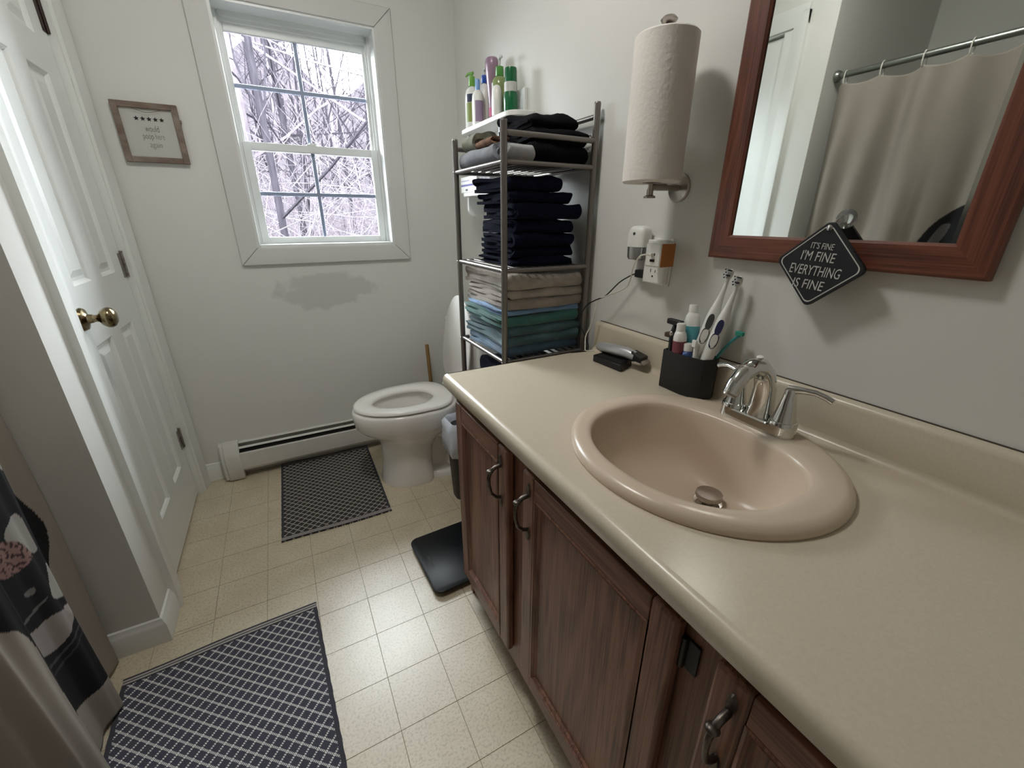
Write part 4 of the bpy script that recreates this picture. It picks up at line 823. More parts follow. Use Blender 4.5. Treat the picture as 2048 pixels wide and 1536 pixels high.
# ------------------------------------------------------------------ folded towels
def towel(name, label, cat, x0, x1, y0, y1, z0, z1, m, seed, group=None, fold='y', amp=0.004, plies=4, skew=0.0, sag=0.0, big=False):
    """cloth folded twice; the outer fold faces the near side (fold='y') or the front (fold='x')"""
    rg = random.Random(seed); H = z1 - z0; t = H/4; R = []
    a, b = (y0, y1) if fold == 'y' else (x0, x1)          # fold at a, open end at b
    def zc(i): return z0 + (i+.5)*t
    path = []
    def seg(p0, p1, z, n=7): path.extend([(p0 + (p1-p0)*i/n, z) for i in range(n+1)])
    def arc(c, zm, r, a0, a1, n=6): path.extend([(c + r*math.cos(a0+(a1-a0)*i/n), zm + r*math.sin(a0+(a1-a0)*i/n)) for i in range(1, n)])
    c1 = a + 2*t; seg(b - rg.uniform(0, .012), c1, zc(0)); arc(c1, z0+H/2, 1.5*t, math.pi*1.5, math.pi*0.5, 9)
    seg(c1, b - t*1.2 - rg.uniform(0, .01), zc(3)); e = path[-1][0]; arc(e, z0+3*t, .5*t, math.pi*.5, -math.pi*.5, 5)
    seg(e, c1 + .2*t, zc(2)); arc(c1+.2*t, z0+2*t, .5*t, math.pi*.5, math.pi*1.5, 5); seg(c1+.2*t, b - rg.uniform(.005, .02), zc(1))
    n = len(path); up = []; dn = []; th = t*0.53
    for i in range(n):
        p, q = path[max(i-1, 0)], path[min(i+1, n-1)]; dx, dz = q[0]-p[0], q[1]-p[1]; l = math.hypot(dx, dz) or 1; nx, nz = -dz/l, dx/l
        up.append((path[i][0]+nx*th, path[i][1]+nz*th)); dn.append((path[i][0]-nx*th, path[i][1]-nz*th))
    w0, w1 = (x0, x1) if fold == 'y' else (y0, y1); m_ = 12; rings = []
    mbt = MB(); off = Vector((seed*3.7, seed*1.3, 0)); idx = []
    for k in range(m_+1):
        f = k/m_; ring = up + dn[::-1]; L = []
        for i, (p, z) in enumerate(ring):
            s = i if i < n else 2*n-1-i; lay = s/n
            w = w0 + (w1-w0)*f
            if f < .04: w += 0.012*mnoise.noise(Vector((lay*9, seed, 0))) + 0.006*math.sin(lay*23+seed)
            if f > .96: w -= 0.010*mnoise.noise(Vector((lay*9, seed+40, 0)))
            P_ = Vector((w, p, z)) if fold == 'y' else Vector((p, w, z))
            d = amp * mnoise.noise(P_*11 + off); d2 = amp*0.5*mnoise.noise(P_*26 + off)
            rel = (z-z0)/H
            P_.z += (d + d2) * rel - sag * rel * (2*f-1)**2 - (skew*(f-.5) if skew else 0)*rel
            if fold == 'y': P_.y += amp*0.9*mnoise.noise(P_*13 + off + Vector((5,5,5)))
            else: P_.x += amp*0.9*mnoise.noise(P_*13 + off + Vector((5,5,5)))
            L.append(P_)
        rings.append(L)
    mbt.loft(rings, False, False)
    nr = 2*n
    for k in (0, m_):
        base = k*nr
        for i in range(n-1):
            f_ = (base+i, base+i+1, base+nr-2-i, base+nr-1-i); mbt.f.append(f_ if k else tuple(reversed(f_)))
    o = mbt.build(name, m, ang=75); tag(o, label, cat, group); return o
# third shelf, bottom to top
z = 0.801; y0, y1, x0, x1 = 1.140, 1.465, 0.600, 0.876
stack = [('dusty blue folded towel at the bottom of the teal stack', 'fabric_denim', 0.036, 0.0, 0.02),
         ('slate teal folded towel second from the bottom of the stack', 'fabric_dteal', 0.034, -0.005, 0.0),
         ('grey teal folded towel in the middle of the coloured stack', 'fabric_dteal', 0.034, 0.004, 0.01),
         ('green teal folded towel right under the light blue one', 'fabric_teal', 0.038, -0.010, 0.0),
         ('thin light blue folded towel between teal and grey towels', 'fabric_blue', 0.018, -0.004, 0.02),
         ('taupe folded towel, lowest of the grey towels', 'fabric_taupe', 0.034, 0.004, 0.0),
         ('grey folded towel in the middle of the grey towels', 'fabric_grey', 0.030, 0.008, 0.01),
         ('thick grey folded towel on top of the third shelf stack', 'fabric_grey', 0.046, 0.002, 0.0)]
for i, (lab, mm, hgt, dx, dy) in enumerate(stack):
    towel('folded_towel', lab, 'towel', x0+dx-0.004, x1+dx, y0+dy*0.4, y1-dy, z, z+hgt, M[mm], 11+i, 'folded towels on the rack', amp=0.008); z += hgt - 0.0015
# rolled towel tucked in the lower stack, near side
# second shelf: navy towels
z = 1.086
navy = [('navy towel at the bottom of the second shelf stack', 0.026, 0.0, 0.0), ('navy towel second from the bottom of the second shelf', 0.034, 0.012, 0.006), ('navy towel third from the bottom of the second shelf', 0.040, 0.0, -0.004), ('navy towel fourth from the bottom of the second shelf', 0.042, 0.006, 0.004),
        ('navy towel third from the top of the second shelf', 0.046, 0.022, -0.010), ('navy towel second from the top of the second shelf', 0.036, -0.006, 0.008), ('uppermost navy towel, pressed under the top shelf', 0.042, -0.040, 0.012)]
for i, (lab, hgt, dx, dy) in enumerate(navy):
    towel('folded_towel', lab, 'towel', 0.628+dx*0.3, 0.842+dx, 1.158+dy, 1.395+dy, z, z+hgt, M['fabric_navy'], 31+i, 'navy towels on the second shelf', amp=0.010, sag=0.004); z += hgt - 0.0015
# top shelf
z = 1.3765
towel('folded_cloth', 'slate grey folded cloth on the top shelf of the rack', 'cloth', 0.588, 0.688, 1.205, 1.470, z, z+0.046, M['fabric_slate'], 51, amp=0.006, fold='x')
towel('folded_cloth', 'small rust and tan patterned cloth on the grey cloth', 'cloth', 0.598, 0.655, 1.235, 1.360, z+0.0475, z+0.068, M['fabric_rust'], 52, amp=0.006, fold='x')
towel('folded_cloth', 'crumpled sage green cloth on the far end of the top shelf', 'cloth', 0.600, 0.700, 1.370, 1.468, z+0.0475, z+0.094, M['fabric_sage'], 53, amp=0.016, fold='x')
towel('folded_garment', 'large black folded trousers lowest on the top shelf', 'garment', 0.690, 0.878, 1.148, 1.400, z, z+0.050, M['fabric_black'], 54, 'dark garments on the top shelf', amp=0.009, sag=0.004)
towel('folded_garment', 'black folded garment in the middle of the top pile', 'garment', 0.696, 0.878, 1.152, 1.390, z+0.049, z+0.091, M['fabric_black'], 55, 'dark garments on the top shelf', amp=0.012, sag=0.006)
towel('folded_garment', 'crumpled black garment topmost on the rack', 'garment', 0.690, 0.840, 1.160, 1.380, z+0.090, z+0.136, M['fabric_black'], 56, 'dark garments on the top shelf', amp=0.022, sag=0.014)
towel('folded_cloth', 'pale grey folded cloth edge beside the black garments', 'cloth', 0.604, 0.688, 1.142, 1.200, z, z+0.040, M['fabric_pale'], 57, amp=0.004, fold='y')
towel('folded_towel', 'dark navy towel on the fourth shelf just below counter height', 'towel', 0.615, 0.865, 1.15, 1.455, 0.508, 0.60, M['fabric_navy'], 58, amp=0.008)
towel('folded_towel', 'dark navy towel heaped under the teal towels', 'towel', 0.620, 0.860, 1.16, 1.440, 0.601, 0.735, M['fabric_navy'], 59, amp=0.014)

# ------------------------------------------------------------------ white wall shelf over the toilet
sh = thing('wall_shelf', (XR, 1.72, 1.23), 'white painted two-tier wall shelf behind the metal rack', 'shelf')
SXF = 0.795
def round_front(y0, y1, xf, xb, r=0.055, n=7):
    P_ = [(xb, y0)]
    for i in range(n+1): a = math.pi/2*i/n; P_.append((xf + r - r*math.sin(a), y0 + r - r*math.cos(a)))
    for i in range(n+1): a = math.pi/2*i/n; P_.append((xf + r - r*math.cos(a), y1 - r + r*math.sin(a)))
    return P_ + [(xb, y1)]
MB().prism(round_front(1.490, 1.985, SXF, XR-0.014), 1.560, 1.577, 'z').build('upper_board', M['white_wood'], sh, bevel=0.002)
MB().prism(round_front(1.515, 1.990, SXF, XR-0.014), 1.314, 1.330, 'z').build('lower_board', M['white_wood'], sh, bevel=0.002)
MB().box(XR-0.014, XR-0.0005, 1.575, 1.980, 1.262, 1.668).build('back_panel', M['white_wood'], sh, bevel=0.002)
for y in (1.640, 1.945):
    P_ = [(XR-0.014, 1.560), (SXF+0.030, 1.560), (SXF+0.030, 1.330), (XR-0.014, 1.330)]
    MB().prism([(q[0], q[1]) for q in P_], y-0.007, y+0.007, 'y').build('side_panel', M['white_wood'], sh, bevel=0.001)
    P_ = [(XR-0.014, 1.314), (SXF+0.022, 1.314), (SXF+0.020, 1.285)] + [(SXF+0.055 - 0.035*math.cos(a), 1.262 - 0.030*math.sin(a)) for a in [math.pi*i/8 for i in range(0, 7)]] + [(XR-0.014, 1.240)]
    MB().prism(P_, y-0.007, y+0.007, 'y').build('bracket', M['white_wood'], sh, bevel=0.001)

# bottles on the upper board
def colmat(n, c, r=0.3, **k): return mat(n, c, r, **k)
B = {'lime': colmat('lime_plastic', '#6fa544'), 'blue': colmat('blue_plastic', '#1f4aa5'), 'sky': colmat('sky_plastic', '#7aa2d6'), 'mauve': colmat('mauve_plastic', '#8d7285'), 'soapgreen': colmat('green_soap', '#7d8a5b', 0.2), 'capgreen': colmat('green_plastic', '#4c8a3d'),
     'dgreen': colmat('dark_green_plastic', '#135a35', 0.2), 'label': colmat('pale_label', '#b6b7b2', 0.5), 'pink': colmat('pink_label', '#b5386c', 0.5), 'lilac': colmat('lilac_label', '#8f7c98', 0.5), 'olive': colmat('olive_label', '#7f8b4a', 0.5), 'navyl': colmat('navy_label', '#252c46', 0.5), 'pearl': colmat('pearl_plastic', '#d9d8d3', 0.3), 'black': M['black']}
ZS = 1.5775
def flat_bottle(name, label, x, y, rx, ry, prof, m, group='toiletry bottles on the white shelf', z=ZS):
    t = thing(name, (x, y, z), label, 'bottle', group)
    MB().lathe([(r, zz) for r, zz in prof], (x, y, z), 24, sx=rx, sy=ry).build('body', m, t, ang=50); return t
def pump(t, x, y, z, m_cap, m_noz, d=(-1, -0.35), r=0.011, hc=0.026, hs=0.022, L=0.034):
    MB().lathe([(r, 0), (r*1.05, 0.002), (r*0.95, hc), (r*0.55, hc+0.003)], (x, y, z), 16).build('collar', m_cap, t)
    dv = Vector((d[0], d[1], 0)).normalized()
    MB().tube([(x, y, z+hc), (x, y, z+hc+hs)], 0.004, 8).tube([(x-dv.x*.008, y-dv.y*.008, z+hc+hs), (x+dv.x*L*.6, y+dv.y*L*.6, z+hc+hs+0.001), (x+dv.x*L, y+dv.y*L, z+hc+hs-0.006)], [0.006, 0.0048, 0.003], 8).build('pump_head', m_noz, t)
def lab(t, x, y, z0, z1, rx, ry, a0, a1, m, n=10):
    P_ = [(x + rx*math.cos(math.radians(a0+(a1-a0)*i/n)), y + ry*math.sin(math.radians(a0+(a1-a0)*i/n))) for i in range(n+1)]
    MB().loft([[(px_, py_, z0) for px_, py_ in P_], [(px_, py_, z1) for px_, py_ in P_]], False, False, closed=False).build('label_print', m, t)
full = [(0.2, 0), (0.9, 0.001), (1.0, 0.006), (1.0, 0.10), (0.96, 0.125), (0.75, 0.145), (0.4, 0.153), (0.3, 0.158)]
b = flat_bottle('pump_bottle', 'white pump bottle with lime green pump at the far end of the shelf', 0.838, 1.916, 0.031, 0.036, full, B['pearl'])
pump(b, 0.838, 1.916, ZS+0.157, B['lime'], B['lime'], r=0.0135, hc=0.034, hs=0.012, d=(-0.4, 1)); lab(b, 0.838, 1.916, ZS+0.025, ZS+0.095, 0.0313, 0.0363, 190, 262, B['olive']); lab(b, 0.838, 1.916, ZS+0.096, ZS+0.125, 0.0311, 0.036, 200, 255, B['navyl'])
b = flat_bottle('pump_bottle', 'white bottle with dark blue pump behind the others', 0.866, 1.852, 0.027, 0.030, [(r, z_*1.0) for r, z_ in full], B['pearl'])
pump(b, 0.866, 1.852, ZS+0.157, B['blue'], B['label'], r=0.013, hc=0.026, hs=0.02, d=(-0.3, -1))
b = flat_bottle('lotion_bottle', 'white and lilac lotion bottle with sky blue cap', 0.824, 1.828, 0.024, 0.028, [(0.2, 0), (0.95, 0.002), (1.0, 0.01), (1.0, 0.085), (0.9, 0.108), (0.6, 0.120), (0.4, 0.124)], B['pearl'])
MB().lathe([(0.0095, 0), (0.0095, 0.034), (0.008, 0.038), (0.001, 0.039)], (0.824, 1.828, ZS+0.1235), 16).build('cap', B['sky'], b); lab(b, 0.824, 1.828, ZS+0.012, ZS+0.085, 0.0243, 0.0283, 215, 300, B['lilac'])
b = flat_bottle('shampoo_bottle', 'tall mauve bottle standing on its narrow cap', 0.858, 1.765, 0.025, 0.030, [(0.2, 0), (0.45, 0.001), (0.46, 0.026), (0.48, 0.027), (0.55, 0.07), (0.72, 0.12), (0.92, 0.165), (1.0, 0.195), (0.98, 0.212), (0.80, 0.219), (0.1, 0.220)], B['mauve'])
MB().lathe([(0.47, 0.0005), (0.475, 0.022)], (0.858, 1.765, ZS), 20, sx=0.0255, sy=0.0310).build('cap', B['black'], b); MB().lathe([(0.485, 0.024), (0.53, 0.055)], (0.858, 1.765, ZS), 20, sx=0.0255, sy=0.0310, cap=False).build('label_print', B['pink'], b)
b = flat_bottle('soap_bottle', 'olive tinted soap bottle with green pump collar and white nozzle', 0.854, 1.690, 0.030, 0.032, [(0.2, 0), (0.95, 0.002), (1.0, 0.008), (1.0, 0.112), (0.95, 0.128), (0.7, 0.138), (0.35, 0.143)], B['soapgreen'])
pump(b, 0.854, 1.690, ZS+0.142, B['capgreen'], B['label'], r=0.0155, hc=0.030, hs=0.026, d=(-0.25, -1), L=0.038); lab(b, 0.854, 1.690, ZS+0.02, ZS+0.12, 0.0303, 0.0324, 140, 185, B['label'])
b = flat_bottle('lotion_bottle', 'low pearl white rounded bottle in front of the olive soap', 0.816, 1.640, 0.019, 0.024, [(0.2, 0), (0.95, 0.002), (1.0, 0.01), (1.0, 0.05), (0.9, 0.08), (0.62, 0.096), (0.2, 0.101)], B['pearl'])
b = flat_bottle('mouthwash_bottle', 'dark green bottle with pale label at the near end of the shelf', 0.845, 1.584, 0.027, 0.028, [(0.2, 0), (0.95, 0.002), (1.0, 0.008), (1.0, 0.055), (0.86, 0.068), (0.82, 0.10), (0.80, 0.135), (0.76, 0.142), (0.1, 0.143)], B['dgreen'])
lab(b, 0.845, 1.584, ZS+0.0685, ZS+0.098, 0.0238, 0.0248, 150, 300, B['label'])
bxm = thing('tissue_box', (0.835, 1.90, 1.331), 'white carton with violet print on the lower white shelf', 'box')
MB().box(0.799, 0.868, 1.805, 1.985, 1.3310, 1.394).build('carton', M['white'], bxm, bevel=0.001)
MB().box(0.7984, 0.7992, 1.835, 1.980, 1.356, 1.364).build('label_print', colmat('violet_print', '#5d5a9c', 0.6), bxm, smooth=False)
MB().box(0.7984, 0.7992, 1.885, 1.978, 1.376, 1.380).build('label_print', colmat('lavender_print', '#9a97b8', 0.6), bxm, smooth=False)
MB().box(0.7984, 0.7992, 1.905, 1.930, 1.337, 1.345).build('label_print', B['navyl'], bxm, smooth=False)
bx2 = thing('patterned_carton', (0.842, 1.74, 1.331), 'grey patterned carton beside the violet printed one', 'box')
MB().box(0.806, 0.876, 1.690, 1.795, 1.3310, 1.398).build('carton', mat('grey_carton', '#8f8d90', 0.7, c2='#6b686d', vscale=60), bx2, bevel=0.001)

# ------------------------------------------------------------------ toothbrush cup and what stands in it
cupT = thing('toothbrush_holder', (0.846, 0.655, ZT), 'matte black faceted toothbrush holder behind the sink', 'holder')
foot = [(0.826, 0.720), (0.824, 0.650), (0.836, 0.606), (0.868, 0.594), (0.888, 0.604), (0.888, 0.716), (0.868, 0.728)]
cxm, cym = 0.856, 0.660
def cup_ring(s_, z, dz=None): return [(cxm+(x-cxm)*s_, cym+(y-cym)*s_, z + (dz(x, y) if dz else 0)) for x, y in foot]
zt_ = ZT + 0.101
MB().loft([cup_ring(0.985, ZT+0.0005), cup_ring(1.0, ZT+0.004), cup_ring(1.0, zt_-0.002), cup_ring(0.985, zt_), cup_ring(0.93, zt_), cup_ring(0.92, zt_-0.003), cup_ring(0.90, ZT+0.012)]).build('holder_body', M['black'], cupT, ang=20)
def stick(base, tip): return Vector(base), (Vector(tip)-Vector(base))
def tube_bottle_axis(mb, base, d, prof, n=16, flat=1.0): mb.lathe(prof, base, n, d, sx=1.0, sy=flat); return mb
M['brush_white'] = mat('brush_plastic', '#dcdcd8', 0.3); M['brush_grey'] = mat('brush_grip_grey', '#3f4444', 0.5); M['brush_navy'] = mat('brush_grip_navy', '#232c52', 0.5); M['bristle'] = mat('bristles', '#c9cbcc', 0.8); M['bristle_dark'] = mat('bristles_dark', '#2a3038', 0.8); M['teal_clear'] = mat('teal_clear_plastic', '#3f8f93', 0.15); M['red_print'] = mat('red_print', '#7a3b49', 0.5); M['paste_blue'] = mat('paste_blue', '#38518a', 0.35); M['paste_aqua'] = mat('paste_aqua', '#58a3b0', 0.35)
def electric_brush(label, base, tip, grip):
    t = thing('electric_toothbrush', base, label, 'toothbrush', 'electric toothbrushes in the black holder'); b0 = Vector(base); ax = Vector(tip)-b0; L = ax.length; d = ax.normalized()
    MB().lathe([(0.006, 0), (0.0125, 0.004), (0.0140, 0.03), (0.0140, L*0.59), (0.0128, L*0.65), (0.0095, L*0.71), (0.0068, L*0.77), (0.0048, L*0.85), (0.0038, L*0.93), (0.0040, L*0.955), (0.0015, L*0.96)], b0, 18, d).build('handle', M['brush_white'], t)
    face = Vector((-1, -0.55, 0.25)); face = (face - d*face.dot(d)).normalized(); side = d.cross(face)
    def patch(m, name, s0, s1, hw, lift, n=12, ring=None):
        P_ = []; c = b0 + d*(s0+s1)/2
        for k in range(20):
            a = 2*math.pi*k/20; u = math.cos(a)*hw; v = math.sin(a)*(s1-s0)/2; v = math.copysign(abs(math.sin(a))**0.75, math.sin(a))*(s1-s0)/2
            rloc = 0.0140 + lift; P_.append(c + side*u + d*v + face*math.sqrt(max(rloc*rloc-u*u, 0.0)))
        mb = MB(); mb.loft([P_, [p - face*0.003 for p in P_]]); mb.build(name, m, t)
    patch(grip, 'grip', L*0.50, L*0.64, 0.0075, 0.0006); patch(grip, 'button_ring', L*0.375, L*0.52, 0.0092, 0.0004); patch(M['brush_white'], 'button', L*0.395, L*0.505, 0.0074, 0.0012)
    hd = b0 + d*(L*0.965); bs = -face
    for k in range(5):
        o_ = hd + d*(-0.010+0.005*k) + bs*0.003
    hb = MB().ellipsoid((0, 0, 0), 0.0055, 0.0075, 0.012, 12, 8); q = Matrix.Translation(hd) @ Vector((0,0,1)).rotation_difference(d).to_matrix().to_4x4(); hb.xform(q).build('head', M['brush_white'], t)
    bd = Vector((-1, 0.25, 0.1)); bd = (bd - d*bd.dot(d)).normalized(); sd = d.cross(bd)
    for i in range(4):
        for j in (-1, 0, 1):
            p_ = hd + d*(-0.0085+0.0057*i) + sd*(0.0042*j) + bd*0.003
            MB().tube([p_, p_ + bd*0.0105], 0.0017, 6).build('bristle_tuft', M['bristle_dark'] if (i+j) % 2 == 0 else M['bristle'], t)
    return t
electric_brush('electric toothbrush with grey grip, farther of the two', (0.848, 0.655, 0.845), (0.886, 0.614, 1.118), M['brush_grey'])
electric_brush('electric toothbrush with navy grip, nearer of the two', (0.848, 0.626, 0.845), (0.884, 0.588, 1.105), M['brush_navy'])
# toothpaste tube, cap up
tp = thing('toothpaste_tube', (0.862, 0.680, 0.84), 'white and aqua toothpaste tube standing cap up', 'toothpaste')
def tube_paste(t, base, d, L, m_body, m_lab, m_cap, w=0.020):
    b0 = Vector(base); d = Vector(d).normalized(); side = Vector((0.25, -1, 0)); side = (side - d*side.dot(d)).normalized(); nrm = d.cross(side)
    def ring(s, hw, ht): return [b0 + d*s + side*hw*math.cos(2*math.pi*k/20) + nrm*ht*math.sin(2*math.pi*k/20) for k in range(20)]
    MB().loft([ring(0, w, 0.002), ring(L*0.2, w, 0.007), ring(L*0.55, w*0.98, 0.013), ring(L*0.86, w*0.92, 0.016), ring(L*0.94, w*0.8, 0.0145), ring(L, 0.010, 0.010)]).build('tube_body', m_body, t, ang=60)
    MB().loft([ring(L*0.50, w*1.01, 0.0128), ring(L*0.80, w*0.97, 0.0165)], False, False).build('label_print', m_lab, t)
    MB().lathe([(0.0105, 0), (0.0105, 0.016), (0.0095, 0.018), (0.001, 0.0185)], b0 + d*L, 16, d).build('cap', m_cap, t)
tube_paste(tp, (0.862, 0.668, 0.848), (0.05, 0.10, 1), 0.165, M['white'], M['paste_aqua'], M['white'])
tp2 = thing('toothpaste_tube', (0.846, 0.690, 0.84), 'second toothpaste tube with red and navy print leaning in front', 'toothpaste')
tube_paste(tp2, (0.842, 0.682, 0.850), (-0.05, 0.02, 1), 0.120, M['white'], M['red_print'], M['brush_white'], w=0.017)
tp3 = thing('toothpaste_tube', (0.843, 0.650, 0.84), 'small navy toothpaste tube at the front of the holder', 'toothpaste')
tube_paste(tp3, (0.842, 0.656, 0.850), (0.0, 0.05, 1), 0.075, M['paste_blue'], M['brush_navy'], M['brush_white'], w=0.013)
rz = thing('razor', (0.845, 0.706, 0.84), 'black safety razor with grey inlay at the far side of the holder', 'razor')
MB().tube([(0.842, 0.704, 0.850), (0.838, 0.708, 0.92), (0.840, 0.712, 0.955), (0.850, 0.716, 0.975)], [0.006, 0.0075, 0.0065, 0.005], 10).build('handle', M['black'], rz)
MB().tube([(0.8315, 0.705, 0.905), (0.8318, 0.709, 0.935)], 0.003, 8).build('inlay', M['brush_grey'], rz)
MB().box(0.843, 0.857, 0.694, 0.738, 0.976, 0.990).build('razor_head', M['black'], rz, bevel=0.003)
MB().ellipsoid((0.834, 0.711, 0.957), 0.003, 0.006, 0.006).build('emblem', M['nickel'], rz)
rz2 = thing('razor', (0.862, 0.716, 0.84), 'second black razor with brown head half hidden at the back', 'razor')
MB().tube([(0.862, 0.710, 0.850), (0.862, 0.716, 0.925), (0.858, 0.722, 0.942)], [0.005, 0.006, 0.005], 10).build('handle', M['black'], rz2)
MB().box(0.848, 0.868, 0.712, 0.744, 0.940, 0.952).build('razor_head', mat('brown_plastic', '#4c3329', 0.4), rz2, bevel=0.002)
wb = thing('small_brush_head', (0.846, 0.640, 0.84), 'short white brush head upright at the front of the holder', 'brush head')
MB().tube([(0.841, 0.632, 0.850), (0.840, 0.636, 0.915), (0.840, 0.640, 0.955)], [0.0055, 0.0050, 0.0042], 10).build('neck', M['brush_white'], wb)
MB().box(0.833, 0.8385, 0.6345, 0.6455, 0.940, 0.957).build('bristle_block', M['white'], wb, bevel=0.001)
tb = thing('manual_toothbrush', (0.872, 0.605, 0.84), 'clear teal toothbrush leaning toward the faucet', 'toothbrush')
MB().tube(smooth_path([(0.868, 0.628, 0.845), (0.876, 0.606, 0.912), (0.880, 0.590, 0.945), (0.882, 0.575, 0.968), (0.884, 0.560, 0.984)], 4), [0.0038]*17, 8).build('handle', M['teal_clear'], tb)
MB().box(0.878, 0.886, 0.554, 0.572, 0.980, 0.990).build('bristle_block', mat('teal_bristle', '#2c8f7c', 0.7), tb, bevel=0.001)

# ------------------------------------------------------------------ hair trimmer on its dock
dk = thing('trimmer_dock', (0.85, 0.92, ZT), 'flat black charging dock on the counter by the wall', 'dock')
dp_ = [(0.800, 0.962), (0.806, 0.846), (0.872, 0.870), (0.868, 0.975)]
MB().prism(dp_, ZT+0.0004, ZT+0.021, 'z').build('dock_body', M['black'], dk, bevel=0.002)
MB().prism([(x*0.9+0.0838, y*0.9+0.0913) for x, y in dp_], ZT+0.0212, ZT+0.0225, 'z').build('dock_recess', M['dark'], dk, bevel=0.0005)
tm = thing('hair_trimmer', (0.846, 0.92, ZT+0.022), 'silver and black hair trimmer lying on the black dock', 'trimmer')
ax = [(0.834, 0.985, ZT+0.040), (0.836, 0.966, ZT+0.041), (0.842, 0.920, ZT+0.044), (0.851, 0.872, ZT+0.045), (0.857, 0.845, ZT+0.041)]
MB().tube(ax, [0.009, 0.0150, 0.0165, 0.0160, 0.0140], 16, flat=0.8).build('body', mat('silver_plastic', '#b5b6b8', 0.3, 0.4), tm)
MB().tube([(p[0]+0.004, p[1]+0.002, p[2]-0.006) for p in ax], [0.008, 0.0135, 0.0150, 0.0148, 0.0135], 16, flat=0.8).build('underside', M['black'], tm)
hdT = MB().loft([[(0.846, 0.852, ZT+0.030), (0.872, 0.858, ZT+0.030), (0.872, 0.858, ZT+0.055), (0.846, 0.852, ZT+0.055)], [(0.850, 0.815, ZT+0.028), (0.886, 0.824, ZT+0.028), (0.886, 0.824, ZT+0.043), (0.850, 0.815, ZT+0.043)]]); hdT.build('cutter_head', M['black'], tm, bevel=0.001)
MB().loft([[(0.851, 0.8148, ZT+0.029), (0.886, 0.8236, ZT+0.029), (0.886, 0.8236, ZT+0.034), (0.851, 0.8148, ZT+0.034)], [(0.852, 0.805, ZT+0.025), (0.887, 0.814, ZT+0.025), (0.887, 0.814, ZT+0.028), (0.852, 0.805, ZT+0.028)]]).build('blade', M['nickel'], tm)

# ------------------------------------------------------------------ tub, rod, curtain
tub = thing('bathtub', (-1.0, 0.55, 0), 'almond bathtub behind the shower curtain', 'bathtub')
MB().box(-0.648, -0.636, YT+0.002, YA-0.016, 0.0, 0.37).build('apron', M['tub'], tub, bevel=0.004)
tr_ = MB(); zz = [(0.0, 0.371), (0.0, 0.392), (0.012, 0.400), (0.07, 0.400), (0.085, 0.385), (0.11, 0.25), (0.14, 0.12), (0.20, 0.095)]
rbx(tr_, XT+0.002, -0.634, YT+0.002, YA-0.002, zz, r=0.02, n=6); tr_.build('tub_basin', M['tub'], tub, ang=50)
RXc, RZc = -0.598, 1.826
rod = thing('curtain_rod', (RXc, 0.55, RZc), 'metal shower curtain rod spanning the tub alcove', 'curtain rod')
MB().tube([(RXc, YT, RZc), (RXc, YA, RZc)], 0.0125, 16).build('pole', M['curtain_rod'], rod)
for y, s_ in ((YA, -1), (YT, 1)): MB().lathe([(0.024, 0), (0.024, 0.010), (0.017, 0.022), (0.0135, 0.024)], (RXc, y - s_*0 , RZc), 18, (0, s_, 0)).build('end_cup', M['curtain_rod'], rod)
hooks = [1.278 - 0.1385*k for k in range(11)]
for hy in hooks:
    P_ = [(RXc + 0.0165*math.sin(a), hy, RZc - 0.006 + (0.022)*math.cos(a)) for a in [2*math.pi*i/16 for i in range(17)]]
    tag(MB().tube([(p[0], p[1], p[2] - (0.014 if p[2] < RZc-0.012 else 0)) for p in P_], 0.0022, 6).build('curtain_ring', M['cord_white'], ang=60), 'pale curtain ring holding the shower curtain on the rod', 'ring', 'shower curtain rings')

def inside(p, poly):
    x, y = p; r = False; j = len(poly)-1
    for i in range(len(poly)):
        xi, yi = poly[i]; xj, yj = poly[j]
        if (yi > y) != (yj > y) and x < (xj-xi)*(y-yi)/(yj-yi)+xi: r = not r
        j = i
    return r
BLACK = [(0.68, 1.29), (0.76, 1.27), (0.815, 1.20), (0.85, 1.10), (0.95, 0.95), (1.08, 0.80), (1.205, 0.695), (1.235, 0.650), (1.262, 0.583), (1.276, 0.52), (1.268, 0.464), (1.249, 0.423), (1.217, 0.384), (1.190, 0.357), (1.168, 0.345), (1.159, 0.156), (1.148, 0.127), (1.111, 0.127), (1.064, 0.143), (0.968, 0.188), (0.955, 0.30), (0.955, 0.50), (0.82, 0.58), (0.66, 0.72), (0.585, 0.95), (0.59, 1.22)]
SH = [([(1.135, 0.658), (1.137, 0.543), (1.122, 0.543), (1.075, 0.623)], '#a19d96'), ([(1.073, 0.622), (1.104, 0.595), (1.122, 0.543), (1.095, 0.536), (1.05, 0.545), (1.02, 0.58), (1.02, 0.61)], 'pink'),
      ([(1.142, 0.519), (1.148, 0.398), (1.103, 0.428), (1.125, 0.47)], '#a9a69f'), ([(0.989, 0.421), (1.061, 0.401), (1.088, 0.4), (1.132, 0.377), (1.143, 0.347), (1.106, 0.323), (1.074, 0.316), (1.025, 0.344)], '#a39b96'),
      ([(1.12, 0.388), (1.140, 0.384), (1.146, 0.352), (1.133, 0.352)], '#b3aca6'), ([(1.065, 0.492), (1.09, 0.487), (1.085, 0.472), (1.068, 0.478)], '#77746f'),
      ([(0.785, 1.205), (0.80, 1.165), (0.815, 1.11), (0.785, 1.11), (0.765, 1.17), (0.76, 1.21)], '#6d6b68'), ([(1.02, 0.437), (1.10, 0.447), (1.10, 0.440), (1.02, 0.430)], '#6a6a68'), ([(1.02, 0.31), (1.08, 0.30), (1.14, 0.318), (1.145, 0.313), (1.08, 0.293), (1.02, 0.302)], '#4a4a4c'), ([(1.0, 0.285), (1.08, 0.278), (1.15, 0.30), (1.15, 0.296), (1.08, 0.272), (1.0, 0.279)], '#3c3c3f'),
      ([(0.66, 1.13), (0.69, 1.145), (0.72, 1.12), (0.70, 1.10), (0.66, 1.10)], '#3f4348')]
